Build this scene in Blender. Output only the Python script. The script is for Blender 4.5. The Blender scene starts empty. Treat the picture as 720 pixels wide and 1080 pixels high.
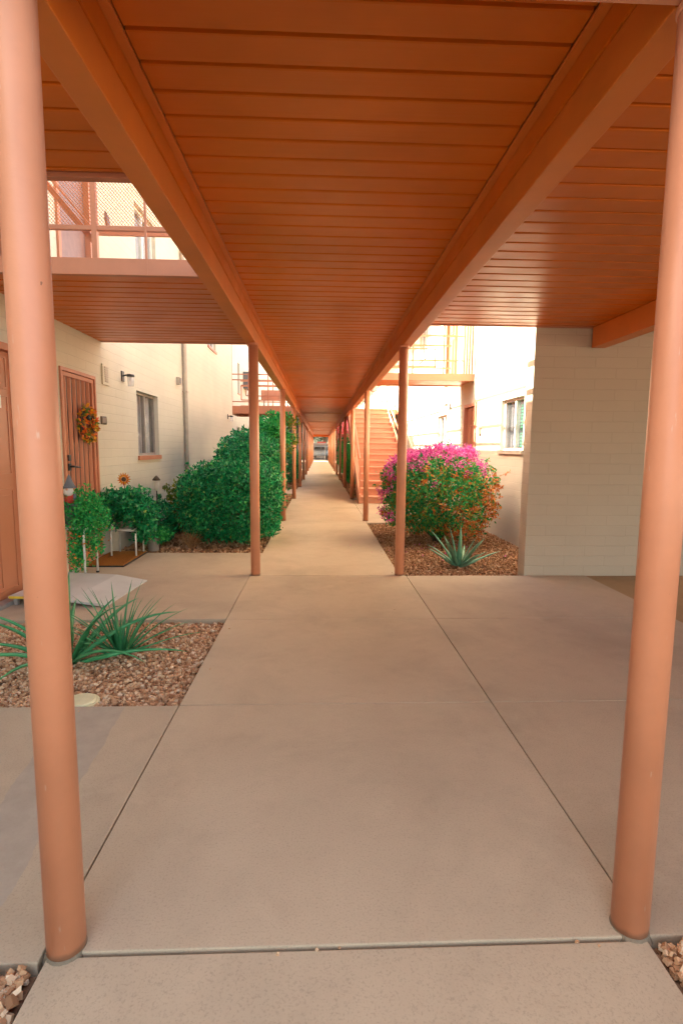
import bpy, bmesh, math, random
from mathutils import Vector, Matrix, noise
R = math.radians
random.seed(7)
sc = bpy.context.scene
COL = sc.collection

# ------------------------------------------------------------ camera
H = 1.245
F, PITCH, YAW, ROLL = 567.1, -0.1188, 0.0408, 0.0087
cam_d = bpy.data.cameras.new('camera'); cam = bpy.data.objects.new('camera', cam_d); COL.objects.link(cam)
cy, sy, cp, sp = math.cos(YAW), math.sin(YAW), math.cos(PITCH), math.sin(PITCH)
fw = Vector((sy*cp, cy*cp, sp)); rt = Vector((cy, -sy, 0)); up = rt.cross(fw)
r2 = math.cos(ROLL)*rt + math.sin(ROLL)*up; u2 = -math.sin(ROLL)*rt + math.cos(ROLL)*up
m = Matrix((r2, u2, -fw)).transposed().to_4x4(); m.translation = Vector((0, 0, H))
cam.matrix_world = m
cam_d.sensor_fit = 'VERTICAL'; cam_d.sensor_height = 36; cam_d.lens = F/1080*36
cam_d.clip_start = 0.05; cam_d.clip_end = 2000
sc.camera = cam

# ------------------------------------------------------------ light
SUN = Vector((-1, 0.12, 0.84)).normalized()
w = bpy.data.worlds.new('World'); sc.world = w; w.use_nodes = True
nt = w.node_tree; bg = nt.nodes['Background']
sky = nt.nodes.new('ShaderNodeTexSky'); sky.sky_type = 'NISHITA'; sky.sun_disc = False
sky.sun_elevation = math.asin(SUN.z); sky.sun_rotation = math.atan2(SUN.x, SUN.y)
sky.dust_density = 4.0; sky.ozone_density = 0.6; sky.air_density = 1.0
tint = nt.nodes.new('ShaderNodeMix'); tint.data_type = 'RGBA'; tint.blend_type = 'MULTIPLY'; tint.inputs[0].default_value = 1
tint.inputs[7].default_value = (1.0, .90, .73, 1)      # hazy, warm desert sky
nt.links.new(sky.outputs[0], tint.inputs[6]); nt.links.new(tint.outputs[2], bg.inputs[0]); bg.inputs[1].default_value = 0.15
sd = bpy.data.lights.new('sun', 'SUN'); sd.energy = 5.0; sd.angle = R(0.5); sd.color = (1, .90, .74)
so = bpy.data.objects.new('sun', sd); COL.objects.link(so); so.rotation_euler = SUN.to_track_quat('Z', 'Y').to_euler()
so.location = (-20, 20, 20)
sc.view_settings.view_transform = 'Standard'; sc.view_settings.look = 'None'
sc.view_settings.exposure = 3.2; sc.view_settings.gamma = 1
sc.cycles.max_bounces = 10; sc.cycles.diffuse_bounces = 6; sc.cycles.transparent_max_bounces = 8

# ------------------------------------------------------------ materials
class NT:
    def __init__(s, name):
        s.m = bpy.data.materials.new(name); s.m.use_nodes = True
        s.t = s.m.node_tree; s.b = s.t.nodes['Principled BSDF']
    def n(s, typ, **kw):
        nd = s.t.nodes.new(typ)
        for k, v in kw.items():
            if k.startswith('i_'):
                key = k[2:]; key = int(key) if key.isdigit() else key.replace('_', ' ')
                nd.inputs[key].default_value = v
            else: setattr(nd, k, v)
        return nd
    def l(s, a, b): s.t.links.new(a, b)
    def coord(s): return s.n('ShaderNodeTexCoord').outputs['Object']
    def noise(s, scale, detail=4, rough=.6, vec=None, dist=0):
        nd = s.n('ShaderNodeTexNoise'); nd.inputs['Scale'].default_value = scale
        nd.inputs['Detail'].default_value = detail; nd.inputs['Roughness'].default_value = rough
        nd.inputs['Distortion'].default_value = dist
        s.l(vec if vec else s.coord(), nd.inputs['Vector']); return nd.outputs['Fac']
    def ramp(s, fac, stops):
        nd = s.n('ShaderNodeValToRGB'); cr = nd.color_ramp
        while len(cr.elements) > 1: cr.elements.remove(cr.elements[-1])
        cr.elements[0].position = stops[0][0]; cr.elements[0].color = (*stops[0][1], 1)
        for p, c in stops[1:]:
            e = cr.elements.new(p); e.color = (*c, 1)
        s.l(fac, nd.inputs[0]); return nd.outputs[0]
    def mix(s, a, b, fac, mode='MIX'):
        nd = s.n('ShaderNodeMix', data_type='RGBA', blend_type=mode)
        for v, i in ((fac, 0), (a, 6), (b, 7)):
            if hasattr(v, 'is_output') or isinstance(v, bpy.types.NodeSocket): s.l(v, nd.inputs[i])
            else: nd.inputs[i].default_value = v if i == 0 else (*v, 1)
        return nd.outputs[2]
    def math(s, op, a, b=0.0, clamp=False):
        nd = s.n('ShaderNodeMath', operation=op); nd.use_clamp = clamp
        for v, i in ((a, 0), (b, 1)):
            if isinstance(v, bpy.types.NodeSocket): s.l(v, nd.inputs[i])
            else: nd.inputs[i].default_value = v
        return nd.outputs[0]
    def bump(s, h, strength=.3, dist=.01, prev=None):
        nd = s.n('ShaderNodeBump'); nd.inputs['Strength'].default_value = strength; nd.inputs['Distance'].default_value = dist
        s.l(h, nd.inputs['Height'])
        if prev: s.l(prev, nd.inputs['Normal'])
        return nd.outputs[0]
    def out(s, col=None, rough=.6, normal=None, metal=0, spec=.5):
        if col is not None:
            if isinstance(col, tuple): s.b.inputs['Base Color'].default_value = (*col, 1)
            else: s.l(col, s.b.inputs['Base Color'])
        if isinstance(rough, bpy.types.NodeSocket): s.l(rough, s.b.inputs['Roughness'])
        else: s.b.inputs['Roughness'].default_value = rough
        s.b.inputs['Metallic'].default_value = metal
        s.b.inputs['Specular IOR Level'].default_value = spec
        if normal: s.l(normal, s.b.inputs['Normal'])
        return s.m

def mul(c, k): return tuple(min(1, x*k) for x in c)
def paint(name, c, rough=.45, var=.12, bumps=.08):
    t = NT(name); f = t.noise(3.0, 5)
    col = t.ramp(f, [(.3, mul(c, 1-var)), (.7, mul(c, 1+var*.6))])
    g = t.noise(60, 3)
    col = t.mix(col, mul(c, .6), t.math('MULTIPLY', t.math('GREATER_THAN', t.noise(38, 2), .74), .5))
    return t.out(col, rough, t.bump(g, bumps, .003))
def plain(name, c, rough=.5, metal=0, spec=.5):
    t = NT(name); f = t.noise(14, 3)
    return t.out(t.ramp(f, [(.3, mul(c, .88)), (.7, mul(c, 1.08))]), rough, None, metal, spec)

POST = (.66, .27, .145)
STEEL = (.62, .150, .007)
M = {}
def post_mat():
    t = NT('salmon_post_paint'); co = t.coord(); c = POST
    col = t.ramp(t.noise(3.0, 5), [(.3, mul(c, .88)), (.7, mul(c, 1.07))])
    mp = t.n('ShaderNodeMapping'); mp.inputs['Scale'].default_value = (60, 60, 9); t.l(co, mp.inputs['Vector'])
    sc_ = t.noise(1, 3, .6, mp.outputs[0])                       # pale vertical scuffs
    col = t.mix(col, (.66, .47, .36), t.math('MULTIPLY', t.ramp(sc_, [(.70, (0,)*3), (.74, (1,)*3)]), .5))
    chip = t.noise(30, 3, .6, co); col = t.mix(col, (.12, .06, .04), t.math('MULTIPLY', t.ramp(chip, [(.755, (0,)*3), (.77, (1,)*3)]), .7))
    sep = t.n('ShaderNodeSeparateXYZ'); t.l(co, sep.inputs[0])    # splashed dirt round the foot
    edge = t.math('ADD', sep.outputs[2], t.math('MULTIPLY', t.noise(25, 4, .7, co), -.022))
    col = t.mix(col, (.17, .10, .07), t.math('MULTIPLY', t.ramp(edge, [(0, (1,)*3), (.010, (0,)*3)]), .55))
    return t.out(col, .42, t.bump(t.noise(45, 4), .12, .004))
M['post'] = post_mat()
M['beam'] = paint('rust_beam_paint', (.62, .175, .022), .42)
M['trim'] = paint('terracotta_trim_paint', (.50, .185, .095), .5)
M['stair'] = paint('terracotta_stair_paint', (.60, .27, .165), .5)
M['door'] = paint('terracotta_door_paint', (.46, .17, .085), .4, .06)
M['door_dark'] = paint('brown_door_paint', (.14, .06, .042), .5, .06)
M['white'] = plain('white_enamel', (.72, .70, .66), .4)
M['black'] = plain('black_metal', (.02, .02, .022), .4)
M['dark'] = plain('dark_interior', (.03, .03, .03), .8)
M['grey_pot'] = plain('grey_ceramic', (.12, .11, .11), .5)
M['taupe'] = plain('taupe_plastic', (.30, .25, .21), .6)
M['pipe'] = plain('downpipe_paint', (.42, .34, .26), .5)
M['bark'] = plain('bark', (.10, .065, .04), .9)
M['grey_cloth'] = plain('grey_felt', (.16, .17, .19), .9)
M['beard'] = plain('white_wool', (.72, .66, .60), .9)
M['red'] = plain('red_cloth', (.5, .05, .03), .8)
M['skin'] = plain('figurine_skin', (.6, .32, .2), .6)
M['curtain'] = plain('grey_curtain', (.72, .68, .66), .8)
M['shutter'] = plain('green_louvre', (.015, .13, .06), .5)
M['roof'] = plain('roofing', (.25, .22, .2), .9)
M['yellow'] = plain('yellow_tape', (.75, .55, .05), .5)
M['aluminium'] = plain('aluminium', (.45, .43, .42), .35, .5)
M['ramp'] = paint('ramp_grey_paint', (.55, .52, .48), .6)
M['lid'] = plain('cream_plastic_lid', (.72, .66, .42), .5)
M['car'] = plain('white_car_paint', (.75, .76, .8), .2)
M['tyre'] = plain('rubber', (.02, .02, .02), .8)
M['gate'] = plain('weathered_gate_metal', (.22, .20, .19), .6)
M['stucco_far'] = plain('pale_stucco', (.5, .45, .38), .9)

def deck_mat():
    t = NT('roll_formed_ceiling_paint'); c = STEEL
    f = t.noise(1.6, 4); col = t.ramp(f, [(.3, mul(c, .85)), (.7, mul(c, 1.1))])
    sep = t.n('ShaderNodeSeparateXYZ'); t.l(t.coord(), sep.inputs[0])
    mp = t.n('ShaderNodeMapping'); mp.inputs['Scale'].default_value = (1.2, 40, 1); t.l(t.coord(), mp.inputs['Vector'])
    g = t.noise(1.5, 3, .5, mp.outputs[0])
    rough = t.ramp(t.noise(4, 3), [(.3, (.30,)*3), (.7, (.42,)*3)])
    return t.out(col, rough, t.bump(g, .10, .004), spec=.26)
M['deck'] = deck_mat()

def block_mat(name, axis, c):
    t = NT(name); sep = t.n('ShaderNodeSeparateXYZ'); t.l(t.coord(), sep.inputs[0])
    cmb = t.n('ShaderNodeCombineXYZ'); t.l(sep.outputs[0 if axis == 'X' else 1], cmb.inputs[0]); t.l(sep.outputs[2], cmb.inputs[1])
    # wobble so the slump block courses are not ruled lines
    wob = t.n('ShaderNodeTexNoise'); wob.inputs['Scale'].default_value = 3.5; wob.inputs['Detail'].default_value = 3
    t.l(cmb.outputs[0], wob.inputs['Vector'])
    vm = t.n('ShaderNodeVectorMath', operation='MULTIPLY_ADD'); t.l(wob.outputs['Color'], vm.inputs[0]); vm.inputs[1].default_value = (.012, .016, 0)
    t.l(cmb.outputs[0], vm.inputs[2])
    br = t.n('ShaderNodeTexBrick'); br.inputs['Scale'].default_value = 1
    br.inputs['Brick Width'].default_value = .405; br.inputs['Row Height'].default_value = .1016
    br.inputs['Mortar Size'].default_value = .0045; br.inputs['Mortar Smooth'].default_value = .6
    br.inputs['Color1'].default_value = (*mul(c, 1.01), 1); br.inputs['Color2'].default_value = (*mul(c, .985), 1)
    br.inputs['Mortar'].default_value = (*mul(c, .92), 1)
    t.l(vm.outputs[0], br.inputs['Vector'])
    big = t.noise(.9, 5, .6); col = t.mix(br.outputs['Color'], mul(c, .80), t.math('MULTIPLY', t.ramp(big, [(.45, (0,)*3), (.75, (1,)*3)]), .45))
    fine = t.noise(25, 5, .7); h1 = t.bump(fine, .25, .006)
    # the blocks bulge a little
    h2 = t.bump(br.outputs['Fac'], -.0, .008, h1)
    inv = t.math('SUBTRACT', 1.0, br.outputs['Fac'])
    med = t.noise(5, 3)
    h2 = t.bump(t.math('ADD', inv, t.math('MULTIPLY', med, .9)), .40, .006, h1)
    return t.out(col, .75, h2, spec=.25)
CREAM = (.60, .535, .42)
M['block_x'] = block_mat('painted_slump_block_long_wall', 'Y', CREAM)
M['block_y'] = block_mat('painted_slump_block_end_wall', 'X', (.50, .405, .305))  # same paint as the long walls, toned darker to carry the wing wall's shade

def concrete(name, c, patch=False):
    t = NT(name); co = t.coord()
    a = t.noise(1.1, 7, .62, co, .4); b = t.noise(7, 6, .7, co); d = t.noise(160, 3, .7, co)
    col = t.ramp(a, [(.28, mul(c, .84)), (.5, c), (.72, mul(c, 1.10))])
    col = t.mix(col, mul(c, .62), t.math('MULTIPLY', t.ramp(b, [(.5, (0,)*3), (.78, (1,)*3)]), .24))
    col = t.mix(col, mul(c, 1.25), t.math('MULTIPLY', t.ramp(t.noise(3.3, 6, .7, co, .8), [(.52, (0,)*3), (.75, (1,)*3)]), .35))
    sp_ = t.ramp(d, [(.30, (.68,)*3), (.48, (1,)*3), (.7, (1.0,)*3)])
    col = t.mix(col, sp_, .7, 'MULTIPLY')
    # a few small dark spots and rust stains
    vo = t.n('ShaderNodeTexVoronoi'); vo.inputs['Scale'].default_value = 2.3; t.l(co, vo.inputs['Vector'])
    spot = t.ramp(vo.outputs['Distance'], [(.010, (1,)*3), (.022, (0,)*3)])
    col = t.mix(col, (.10, .07, .05), t.math('MULTIPLY', spot, .7))
    if patch:
        sep = t.n('ShaderNodeSeparateXYZ'); t.l(co, sep.inputs[0])
        wv = t.noise(5, 4, .6, co)
        # a grey repair band running along the slab, wandering edges
        x = t.math('ADD', sep.outputs[0], t.math('MULTIPLY', wv, .06))
        y = sep.outputs[1]
        lo = t.math('SUBTRACT', x, t.math('MULTIPLY', t.math('SUBTRACT', y, 1.2), -.06))
        m1 = t.math('LESS_THAN', lo, -.82)
        m2 = t.math('GREATER_THAN', t.math('ADD', x, t.math('MULTIPLY', t.math('SUBTRACT', y, 1.68), .15)), -1.06)
        mk = t.math('MULTIPLY', m1, m2)
        col = t.mix(col, t.ramp(t.noise(9, 5, .7, co), [(.3, (.34, .285, .23)), (.7, (.44, .37, .30))]), t.math('MULTIPLY', mk, .75))
    n1 = t.bump(d, .22, .002); n2 = t.bump(t.noise(22, 5, .6, co), .25, .004, n1)
    return t.out(col, .82, n2, spec=.3)
CONC = (.51, .40, .285)
M['concrete'] = concrete('walkway_concrete', CONC)
M['concrete_side'] = concrete('side_paving_concrete', mul(CONC, .93))
M['concrete_left'] = concrete('left_paving_concrete', mul(CONC, .93), True)
M['concrete_tan'] = concrete('tan_concrete', (.36, .235, .12))
def soil(name, c):
    t = NT(name); co = t.coord()
    vo = t.n('ShaderNodeTexVoronoi'); vo.inputs['Scale'].default_value = 42; t.l(co, vo.inputs['Vector'])
    sepc = t.n('ShaderNodeSeparateColor'); t.l(vo.outputs['Color'], sepc.inputs[0])
    col = t.ramp(sepc.outputs[0], [(0, mul(c, .55)), (.5, c), (1, mul(c, 1.5))])
    col = t.mix(col, mul(c, .6), t.noise(1.5, 5))
    return t.out(col, .95, t.bump(vo.outputs['Distance'], .8, .02), spec=.1)
M['soil'] = soil('gravel_soil', (.27, .15, .09))
M['ground'] = soil('desert_ground', (.28, .21, .15))
M['asphalt'] = concrete('parking_asphalt', (.20, .17, .135))
def isl(name, stops, rough=.6, trans=0, spec=.4):
    t = NT(name); g = t.n('ShaderNodeNewGeometry')
    col = t.ramp(g.outputs['Random Per Island'], stops)
    t.out(col, rough, None, 0, spec)
    if trans:
        tr = t.n('ShaderNodeBsdfTranslucent'); t.l(col, tr.inputs[0])
        mx = t.n('ShaderNodeMixShader'); mx.inputs[0].default_value = trans
        o = t.t.nodes['Material Output']; t.l(t.b.outputs[0], mx.inputs[1]); t.l(tr.outputs[0], mx.inputs[2]); t.l(mx.outputs[0], o.inputs[0])
    return t.m
M['stones'] = isl('pink_gravel', [(0, (.24, .11, .055)), (.25, (.44, .24, .13)), (.55, (.58, .34, .19)), (.8, (.66, .44, .27)), (1, (.74, .58, .42))], .85, 0, .2)
M['stones_tan'] = isl('brown_gravel', [(0, (.17, .08, .035)), (.3, (.33, .17, .085)), (.7, (.45, .25, .13)), (1, (.55, .37, .23))], .85, 0, .2)
M['leaf'] = isl('hedge_leaf', [(0, (.003, .10, .035)), (.45, (.007, .25, .08)), (.82, (.02, .40, .13)), (.97, (.12, .52, .14)), (1, (.35, .30, .06))], .36, .3)
M['leaf_soft'] = isl('soft_leaf', [(0, (.008, .22, .05)), (.5, (.02, .40, .09)), (1, (.12, .52, .11))], .5, .3)
M['leaf_olive'] = isl('yellowing_leaf', [(0, (.05, .13, .015)), (.5, (.16, .24, .02)), (1, (.36, .30, .03))], .5, .35)
M['leaf_mix'] = isl('mixed_leaf', [(0, (.006, .18, .05)), (.5, (.015, .34, .09)), (.8, (.14, .36, .05)), (1, (.45, .20, .03))], .45, .3)
M['leaf_dry'] = isl('dry_orange_leaf', [(0, (.34, .08, .015)), (.5, (.60, .18, .03)), (1, (.74, .34, .09))], .6, .3)
M['bract'] = isl('magenta_bract', [(0, (.52, .04, .26)), (.5, (.74, .10, .42)), (1, (.86, .30, .60))], .55, .35)
M['bract_red'] = isl('pink_red_bract', [(0, (.65, .05, .12)), (1, (.9, .30, .35))], .55, .3)
M['petal_orange'] = isl('orange_petal', [(0, (.70, .13, .01)), (1, (.85, .38, .03))], .5, .2)
M['petal_pale'] = isl('pale_petal', [(0, (.65, .30, .22)), (1, (.80, .60, .45))], .5, .2)
M['wreath'] = isl('autumn_leaves', [(0, (.60, .05, .01)), (.25, (.80, .18, .01)), (.45, (.90, .42, .02)), (.6, (.20, .30, .03)), (.75, (.10, .22, .03)), (.88, (.75, .10, .03)), (1, (.9, .6, .08))], .5, .2)
M['dry_grass'] = isl('dry_twig', [(0, (.22, .10, .04)), (1, (.50, .27, .11))], .8, .1)
def agave_mat():
    t = NT('agave_leaf'); f = t.noise(6, 4)
    return t.out(t.ramp(f, [(.3, (.022, .20, .07)), (.7, (.09, .37, .15))]), .4)
M['agave'] = agave_mat()
def agave_light():
    t = NT('pale_agave_leaf'); f = t.noise(8, 4)
    return t.out(t.ramp(f, [(.3, (.09, .30, .18)), (.7, (.26, .46, .30))]), .4)
M['agave_pale'] = agave_light()
def coir():
    t = NT('coir_mat'); f = t.noise(300, 3)
    return t.out(t.ramp(f, [(.3, (.20, .075, .015)), (.7, (.44, .19, .05))]), .95, t.bump(f, .8, .006), spec=.05)
M['coir'] = coir()
def glass():
    t = NT('window_glass'); t.out((.10, .11, .12), .04, None, 0, .8)
    t.b.inputs['Transmission Weight'].default_value = .0
    t.b.inputs['Alpha'].default_value = .16
    return t.m
M['glass'] = glass()
def lampglass():
    t = NT('lamp_glass'); t.out((.8, .8, .8), .05); t.b.inputs['Alpha'].default_value = .35; return t.m
M['lamp_glass'] = lampglass()

# ------------------------------------------------------------ helpers
def obj(name, bm, mat, parent=None, smooth=False, loc=None):
    me = bpy.data.meshes.new(name); bm.to_mesh(me); bm.free()
    if smooth:
        for p in me.polygons: p.use_smooth = True
    me.materials.append(M[mat] if isinstance(mat, str) else mat)
    o = bpy.data.objects.new(name, me); COL.objects.link(o)
    if parent: o.parent = parent
    if loc: o.location = loc
    return o
def tag(o, label, cat, group=None):
    o['label'] = label; o['category'] = cat
    if group: o['group'] = group
    return o
def thing(name, label, cat, loc=(0, 0, 0), group=None, rz=0):
    o = bpy.data.objects.new(name, None); COL.objects.link(o); o.location = loc; o.rotation_euler[2] = rz
    o.empty_display_size = .2
    return tag(o, label, cat, group)
def struct(o): o['kind'] = 'structure'; return o
def stuff(o): o['kind'] = 'stuff'; return o
def box(bm, x0, x1, y0, y1, z0, z1, bev=0):
    vs = [bm.verts.new((x, y, z)) for x in (x0, x1) for y in (y0, y1) for z in (z0, z1)]
    fs = [bm.faces.new([vs[i] for i in q]) for q in ((0, 1, 3, 2), (4, 6, 7, 5), (0, 4, 5, 1), (2, 3, 7, 6), (0, 2, 6, 4), (1, 5, 7, 3))]
    if bev:
        es = {e for f in fs for e in f.edges}
        bmesh.ops.bevel(bm, geom=list(es), offset=bev, segments=2, affect='EDGES', profile=.6)
    return bm
def B(*a, **k): return box(bmesh.new(), *a, **k)
def tube(bm, pts, r, n=10, caps=True):
    pts = [Vector(p) for p in pts]; rings = []
    rr = r if isinstance(r, (list, tuple)) else [r]*len(pts)
    ref = Vector((0, 0, 1)) if abs((pts[1]-pts[0]).normalized().z) < .9 else Vector((1, 0, 0))
    for i, p in enumerate(pts):
        d = (pts[min(i+1, len(pts)-1)] - pts[max(i-1, 0)]).normalized()
        a = d.cross(ref).normalized(); b = a.cross(d).normalized()
        rings.append([bm.verts.new(p + (a*math.cos(2*math.pi*k/n) + b*math.sin(2*math.pi*k/n))*rr[i]) for k in range(n)])
    for i in range(len(rings)-1):
        for k in range(n):
            bm.faces.new((rings[i][k], rings[i][(k+1) % n], rings[i+1][(k+1) % n], rings[i+1][k]))
    if caps: bm.faces.new(rings[0][::-1]); bm.faces.new(rings[-1])
    return bm
def bar(bm, a, b, wx, wz):
    """square-section bar between two points"""
    a, b = Vector(a), Vector(b); d = (b-a).normalized()
    ref = Vector((0, 0, 1)) if abs(d.z) < .9 else Vector((0, 1, 0))
    s = d.cross(ref).normalized()*wx/2; u = s.cross(d).normalized()*wz/2
    v = [bm.verts.new(p+q) for p in (a, b) for q in (-s-u, s-u, s+u, -s+u)]
    for q in ((0, 3, 2, 1), (4, 5, 6, 7), (0, 1, 5, 4), (1, 2, 6, 5), (2, 3, 7, 6), (3, 0, 4, 7)): bm.faces.new([v[i] for i in q])
    return bm
def lathe(bm, prof, c=(0, 0, 0), n=20):
    rings = []
    for r, z in prof:
        rings.append([bm.verts.new((c[0]+r*math.cos(2*math.pi*k/n), c[1]+r*math.sin(2*math.pi*k/n), c[2]+z)) for k in range(n)])
    for i in range(len(rings)-1):
        for k in range(n): bm.faces.new((rings[i][k], rings[i][(k+1) % n], rings[i+1][(k+1) % n], rings[i+1][k]))
    bm.faces.new(rings[0][::-1]); bm.faces.new(rings[-1]); return bm
def pydata(name, v, f, mat, parent=None):
    me = bpy.data.meshes.new(name); me.from_pydata(v, [], f); me.update()
    mats = mat if isinstance(mat, list) else [mat]
    for q in mats: me.materials.append(M[q])
    o = bpy.data.objects.new(name, me); COL.objects.link(o)
    if parent: o.parent = parent
    return o
def rvec(rnd):
    while True:
        v = Vector((rnd.uniform(-1, 1), rnd.uniform(-1, 1), rnd.uniform(-1, 1)))
        if .05 < v.length < 1: return v.normalized()
def leafset(pts, size, rnd, spread=.9):
    """pts: list of (position, outward normal). returns verts, faces of folded leaves"""
    V, Fc = [], []
    for p, n in pts:
        L = size*rnd.uniform(.6, 1.25); W = L*rnd.uniform(.42, .62)
        d = (rvec(rnd) + n*.35).normalized()
        nn = (n + rvec(rnd)*spread).normalized()
        s = d.cross(nn)
        if s.length < .05: continue
        s.normalize(); nn = s.cross(d)
        i = len(V)
        V += [p, p + d*L*.45 + s*W*.5 + nn*L*.06, p + d*L - nn*L*.06, p + d*L*.45 - s*W*.5 + nn*L*.06]
        Fc += [(i, i+1, i+2), (i, i+2, i+3)]
    return V, Fc
def lumpy(c, rad, n, rnd, seed, power=2.6, depth=.22, lump=.13, zmin=None, filt=None, lscale=2.2):
    """points in the outer shell of an uneven rounded mass"""
    out = []; c = Vector(c); rx, ry, rz = rad
    while len(out) < n:
        d = rvec(rnd)
        k = (abs(d.x)**power + abs(d.y)**power + abs(d.z)**power)**(-1/power)
        ns = noise.noise(Vector((d.x*lscale+seed, d.y*lscale, d.z*lscale))) + .5*noise.noise(Vector((d.x*5.5+seed, d.y*5.5, d.z*5.5)))
        t = (1 + lump*ns)*(1 - depth*rnd.random()**1.7) + (rnd.random() < .04)*rnd.uniform(0, .09)
        # gaps
        if noise.noise(Vector((d.x*7+seed*3, d.y*7, d.z*7))) > .22 and rnd.random() < .8: t *= .84
        p = Vector((d.x*k*rx*t, d.y*k*ry*t, d.z*k*rz*t)) + c
        if zmin is not None and p.z < zmin: continue
        nn = Vector((d.x/rx, d.y/ry, d.z/rz)).normalized()
        if filt and not filt(p, nn): continue
        out.append((p, nn))
    return out
def branches(bm, base, tips, r0, rnd, n=6):
    for tp in tips:
        b = Vector(base) + Vector((rnd.uniform(-1, 1), rnd.uniform(-1, 1), 0))*r0*2
        mid = b.lerp(Vector(tp), .5) + rvec(rnd)*.06
        tube(bm, [b, mid, tp], [r0, r0*.6, r0*.2], n)
    return bm
def sprigs(src, k, ln, size, rnd, top=.35):
    """loose shoots that stick out of a clipped crown, each a thin stem with its own leaves"""
    cand = [q for q in src if q[1].z > -top and rnd.random() < .5]; bm = bmesh.new(); V, Fc = [], []
    for p, nn in rnd.sample(cand, min(k, len(cand))):
        d = (nn*.8 + Vector((0, 0, .55)) + rvec(rnd)*.45).normalized(); L = ln*rnd.uniform(.4, 1.2)
        e = p + d*L + Vector((0, 0, -.18*L)); mid = p + d*L*.55 + Vector((0, 0, .03*L)); p0 = p - nn*.12
        tube(bm, [p0, mid, e], [.003, .0022, .0012], 4, False)
        ls = [(p0.lerp(mid, u) if u < 1 else mid.lerp(e, u-1), (nn+rvec(rnd)).normalized()) for u in (.8, 1.0, 1.2, 1.4, 1.6, 1.8, 1.98) for _ in (0, 1)]
        a, b = leafset(ls, size, rnd); i = len(V); V += a; Fc += [tuple(i+j for j in f) for f in b]
    bm.verts.index_update(); i = len(V); V += [v.co.copy() for v in bm.verts]
    Fc += [tuple(v.index+i for v in f.verts) for f in bm.faces]; bm.free()
    return V, Fc
def merged(a, b):
    i = len(a[0]); return a[0]+b[0], a[1]+[tuple(k+i for k in f) for f in b[1]]
def bush(name, label, cat, c, rad, n, size, mat='leaf', seed=1, group=None, zmin=.02, extras=(), **kw):
    rnd = random.Random(seed); t = thing(name, label, cat, (c[0], c[1], 0), group)
    pts = lumpy((0, 0, c[2]), rad, n, rnd, seed, zmin=zmin, **kw)
    V, Fc = merged(leafset(pts, size, rnd), sprigs(pts, max(12, n//220), size*2.4, size*.95, rnd)); pydata('foliage', V, Fc, mat, t)
    tips = [rvec(rnd)*.6 for _ in range(16)]
    tips = [Vector((q.x*rad[0], q.y*rad[1], c[2]+abs(q.z)*rad[2])) for q in tips]
    obj('branch', branches(bmesh.new(), (0, 0, -.04), tips, .018, rnd), 'bark', t)
    return t, rnd

# ------------------------------------------------------------ setting: ground, paving, gravel
g = bmesh.new()
vs = [g.verts.new(p) for p in ((-400, -400, -.07), (400, -400, -.07), (400, 600, -.07), (-400, 600, -.07))]; g.faces.new(vs)
struct(obj('ground', g, 'ground'))
struct(obj('parking_lot', B(-60, 60, -60, -2.0, -.069, -.03), 'asphalt'))
def slabs(name, rects, mat, z=0):
    bm = bmesh.new()
    for x0, x1, y0, y1 in rects: box(bm, x0+.0025, x1-.0025, y0+.0025, y1-.0025, -.12, z, bev=.0035)
    return struct(obj(name, bm, mat))
XL, XR = -.676, .853
P1, PS, NP = 1.22, 3.97, 13
seg = [(XL, XR, 1.215, 2.505), (XL, XR, 2.505, 3.82), (XL, XR, 3.82, 5.16)]
y = 5.16; rr = []
while y < 50:
    rr.append((XL, .79, y, y+1.985)); y += 1.985
slabs('walkway', seg+rr, 'concrete')
slabs('entrance_slab', [(XL+.01, .846, -2.0, 1.210)], 'concrete', -.004)
slabs('right_paving', [(XR, 2.65, 1.215, 2.505), (XR, 2.65, 2.505, 3.82), (XR, 2.65, 3.82, 5.16)], 'concrete_side')
slabs('tan_paving', [(2.65, 7, .2, 5.16)], 'concrete_tan', -.004)
slabs('left_paving', [(-2.45, XL, 1.19, 2.505)], 'concrete_left')
slabs('entry_path', [(-2.45, XL, 3.82, 6.31)], 'concrete_side')
slabs('stair_pad', [(.79, 2.6, 8.93, 12.2), (.79, 2.6, 12.2, 13.5)], 'concrete_side', .0)
slabs('far_cross_path', [(-2.6, -.676, 14.6, 16.2), (.79, 2.6, 26, 28), (-2.9, -.676, 30, 32)], 'concrete_side', -.003)

def stones(name, rects, n, size, mat, seed, z=-.055, hump=.0):
    rnd = random.Random(seed); V, Fc = [], []
    base = [(-1, -1, -1), (1, -1, -1), (1, 1, -1), (-1, 1, -1), (-1, -1, 1), (1, -1, 1), (1, 1, 1), (-1, 1, 1)]
    q = [(0, 3, 2, 1), (4, 5, 6, 7), (0, 1, 5, 4), (1, 2, 6, 5), (2, 3, 7, 6), (3, 0, 4, 7)]
    area = [(r[1]-r[0])*(r[3]-r[2]) for r in rects]
    for _ in range(n):
        r = rnd.choices(rects, area)[0]
        p = Vector((rnd.uniform(r[0], r[1]), rnd.uniform(r[2], r[3]), z + rnd.random()*.035))
        s = size*rnd.uniform(.55, 1.3) * .5
        rot = Matrix.Rotation(rnd.uniform(0, 6.3), 3, rvec(rnd))
        i = len(V)
        for b_ in base:
            v = Vector(b_)*rnd.uniform(.62, 1.0); v.x *= s*1.25; v.y *= s; v.z *= s*.75
            V.append(p + rot @ v)
        Fc += [tuple(i+k for k in f) for f in q]
    return stuff(pydata(name, V, Fc, mat))
def bed(name, x0, x1, y0, y1, z=-.045):
    return struct(obj(name, B(x0, x1, y0, y1, -.068, z), 'soil'))
bed('planting_bed', -2.45, XL-.002, 2.51, 3.815)
stones('gravel', [(-2.43, XL-.016, 2.525, 3.80)], 24000, .0175, 'stones', 1)
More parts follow.
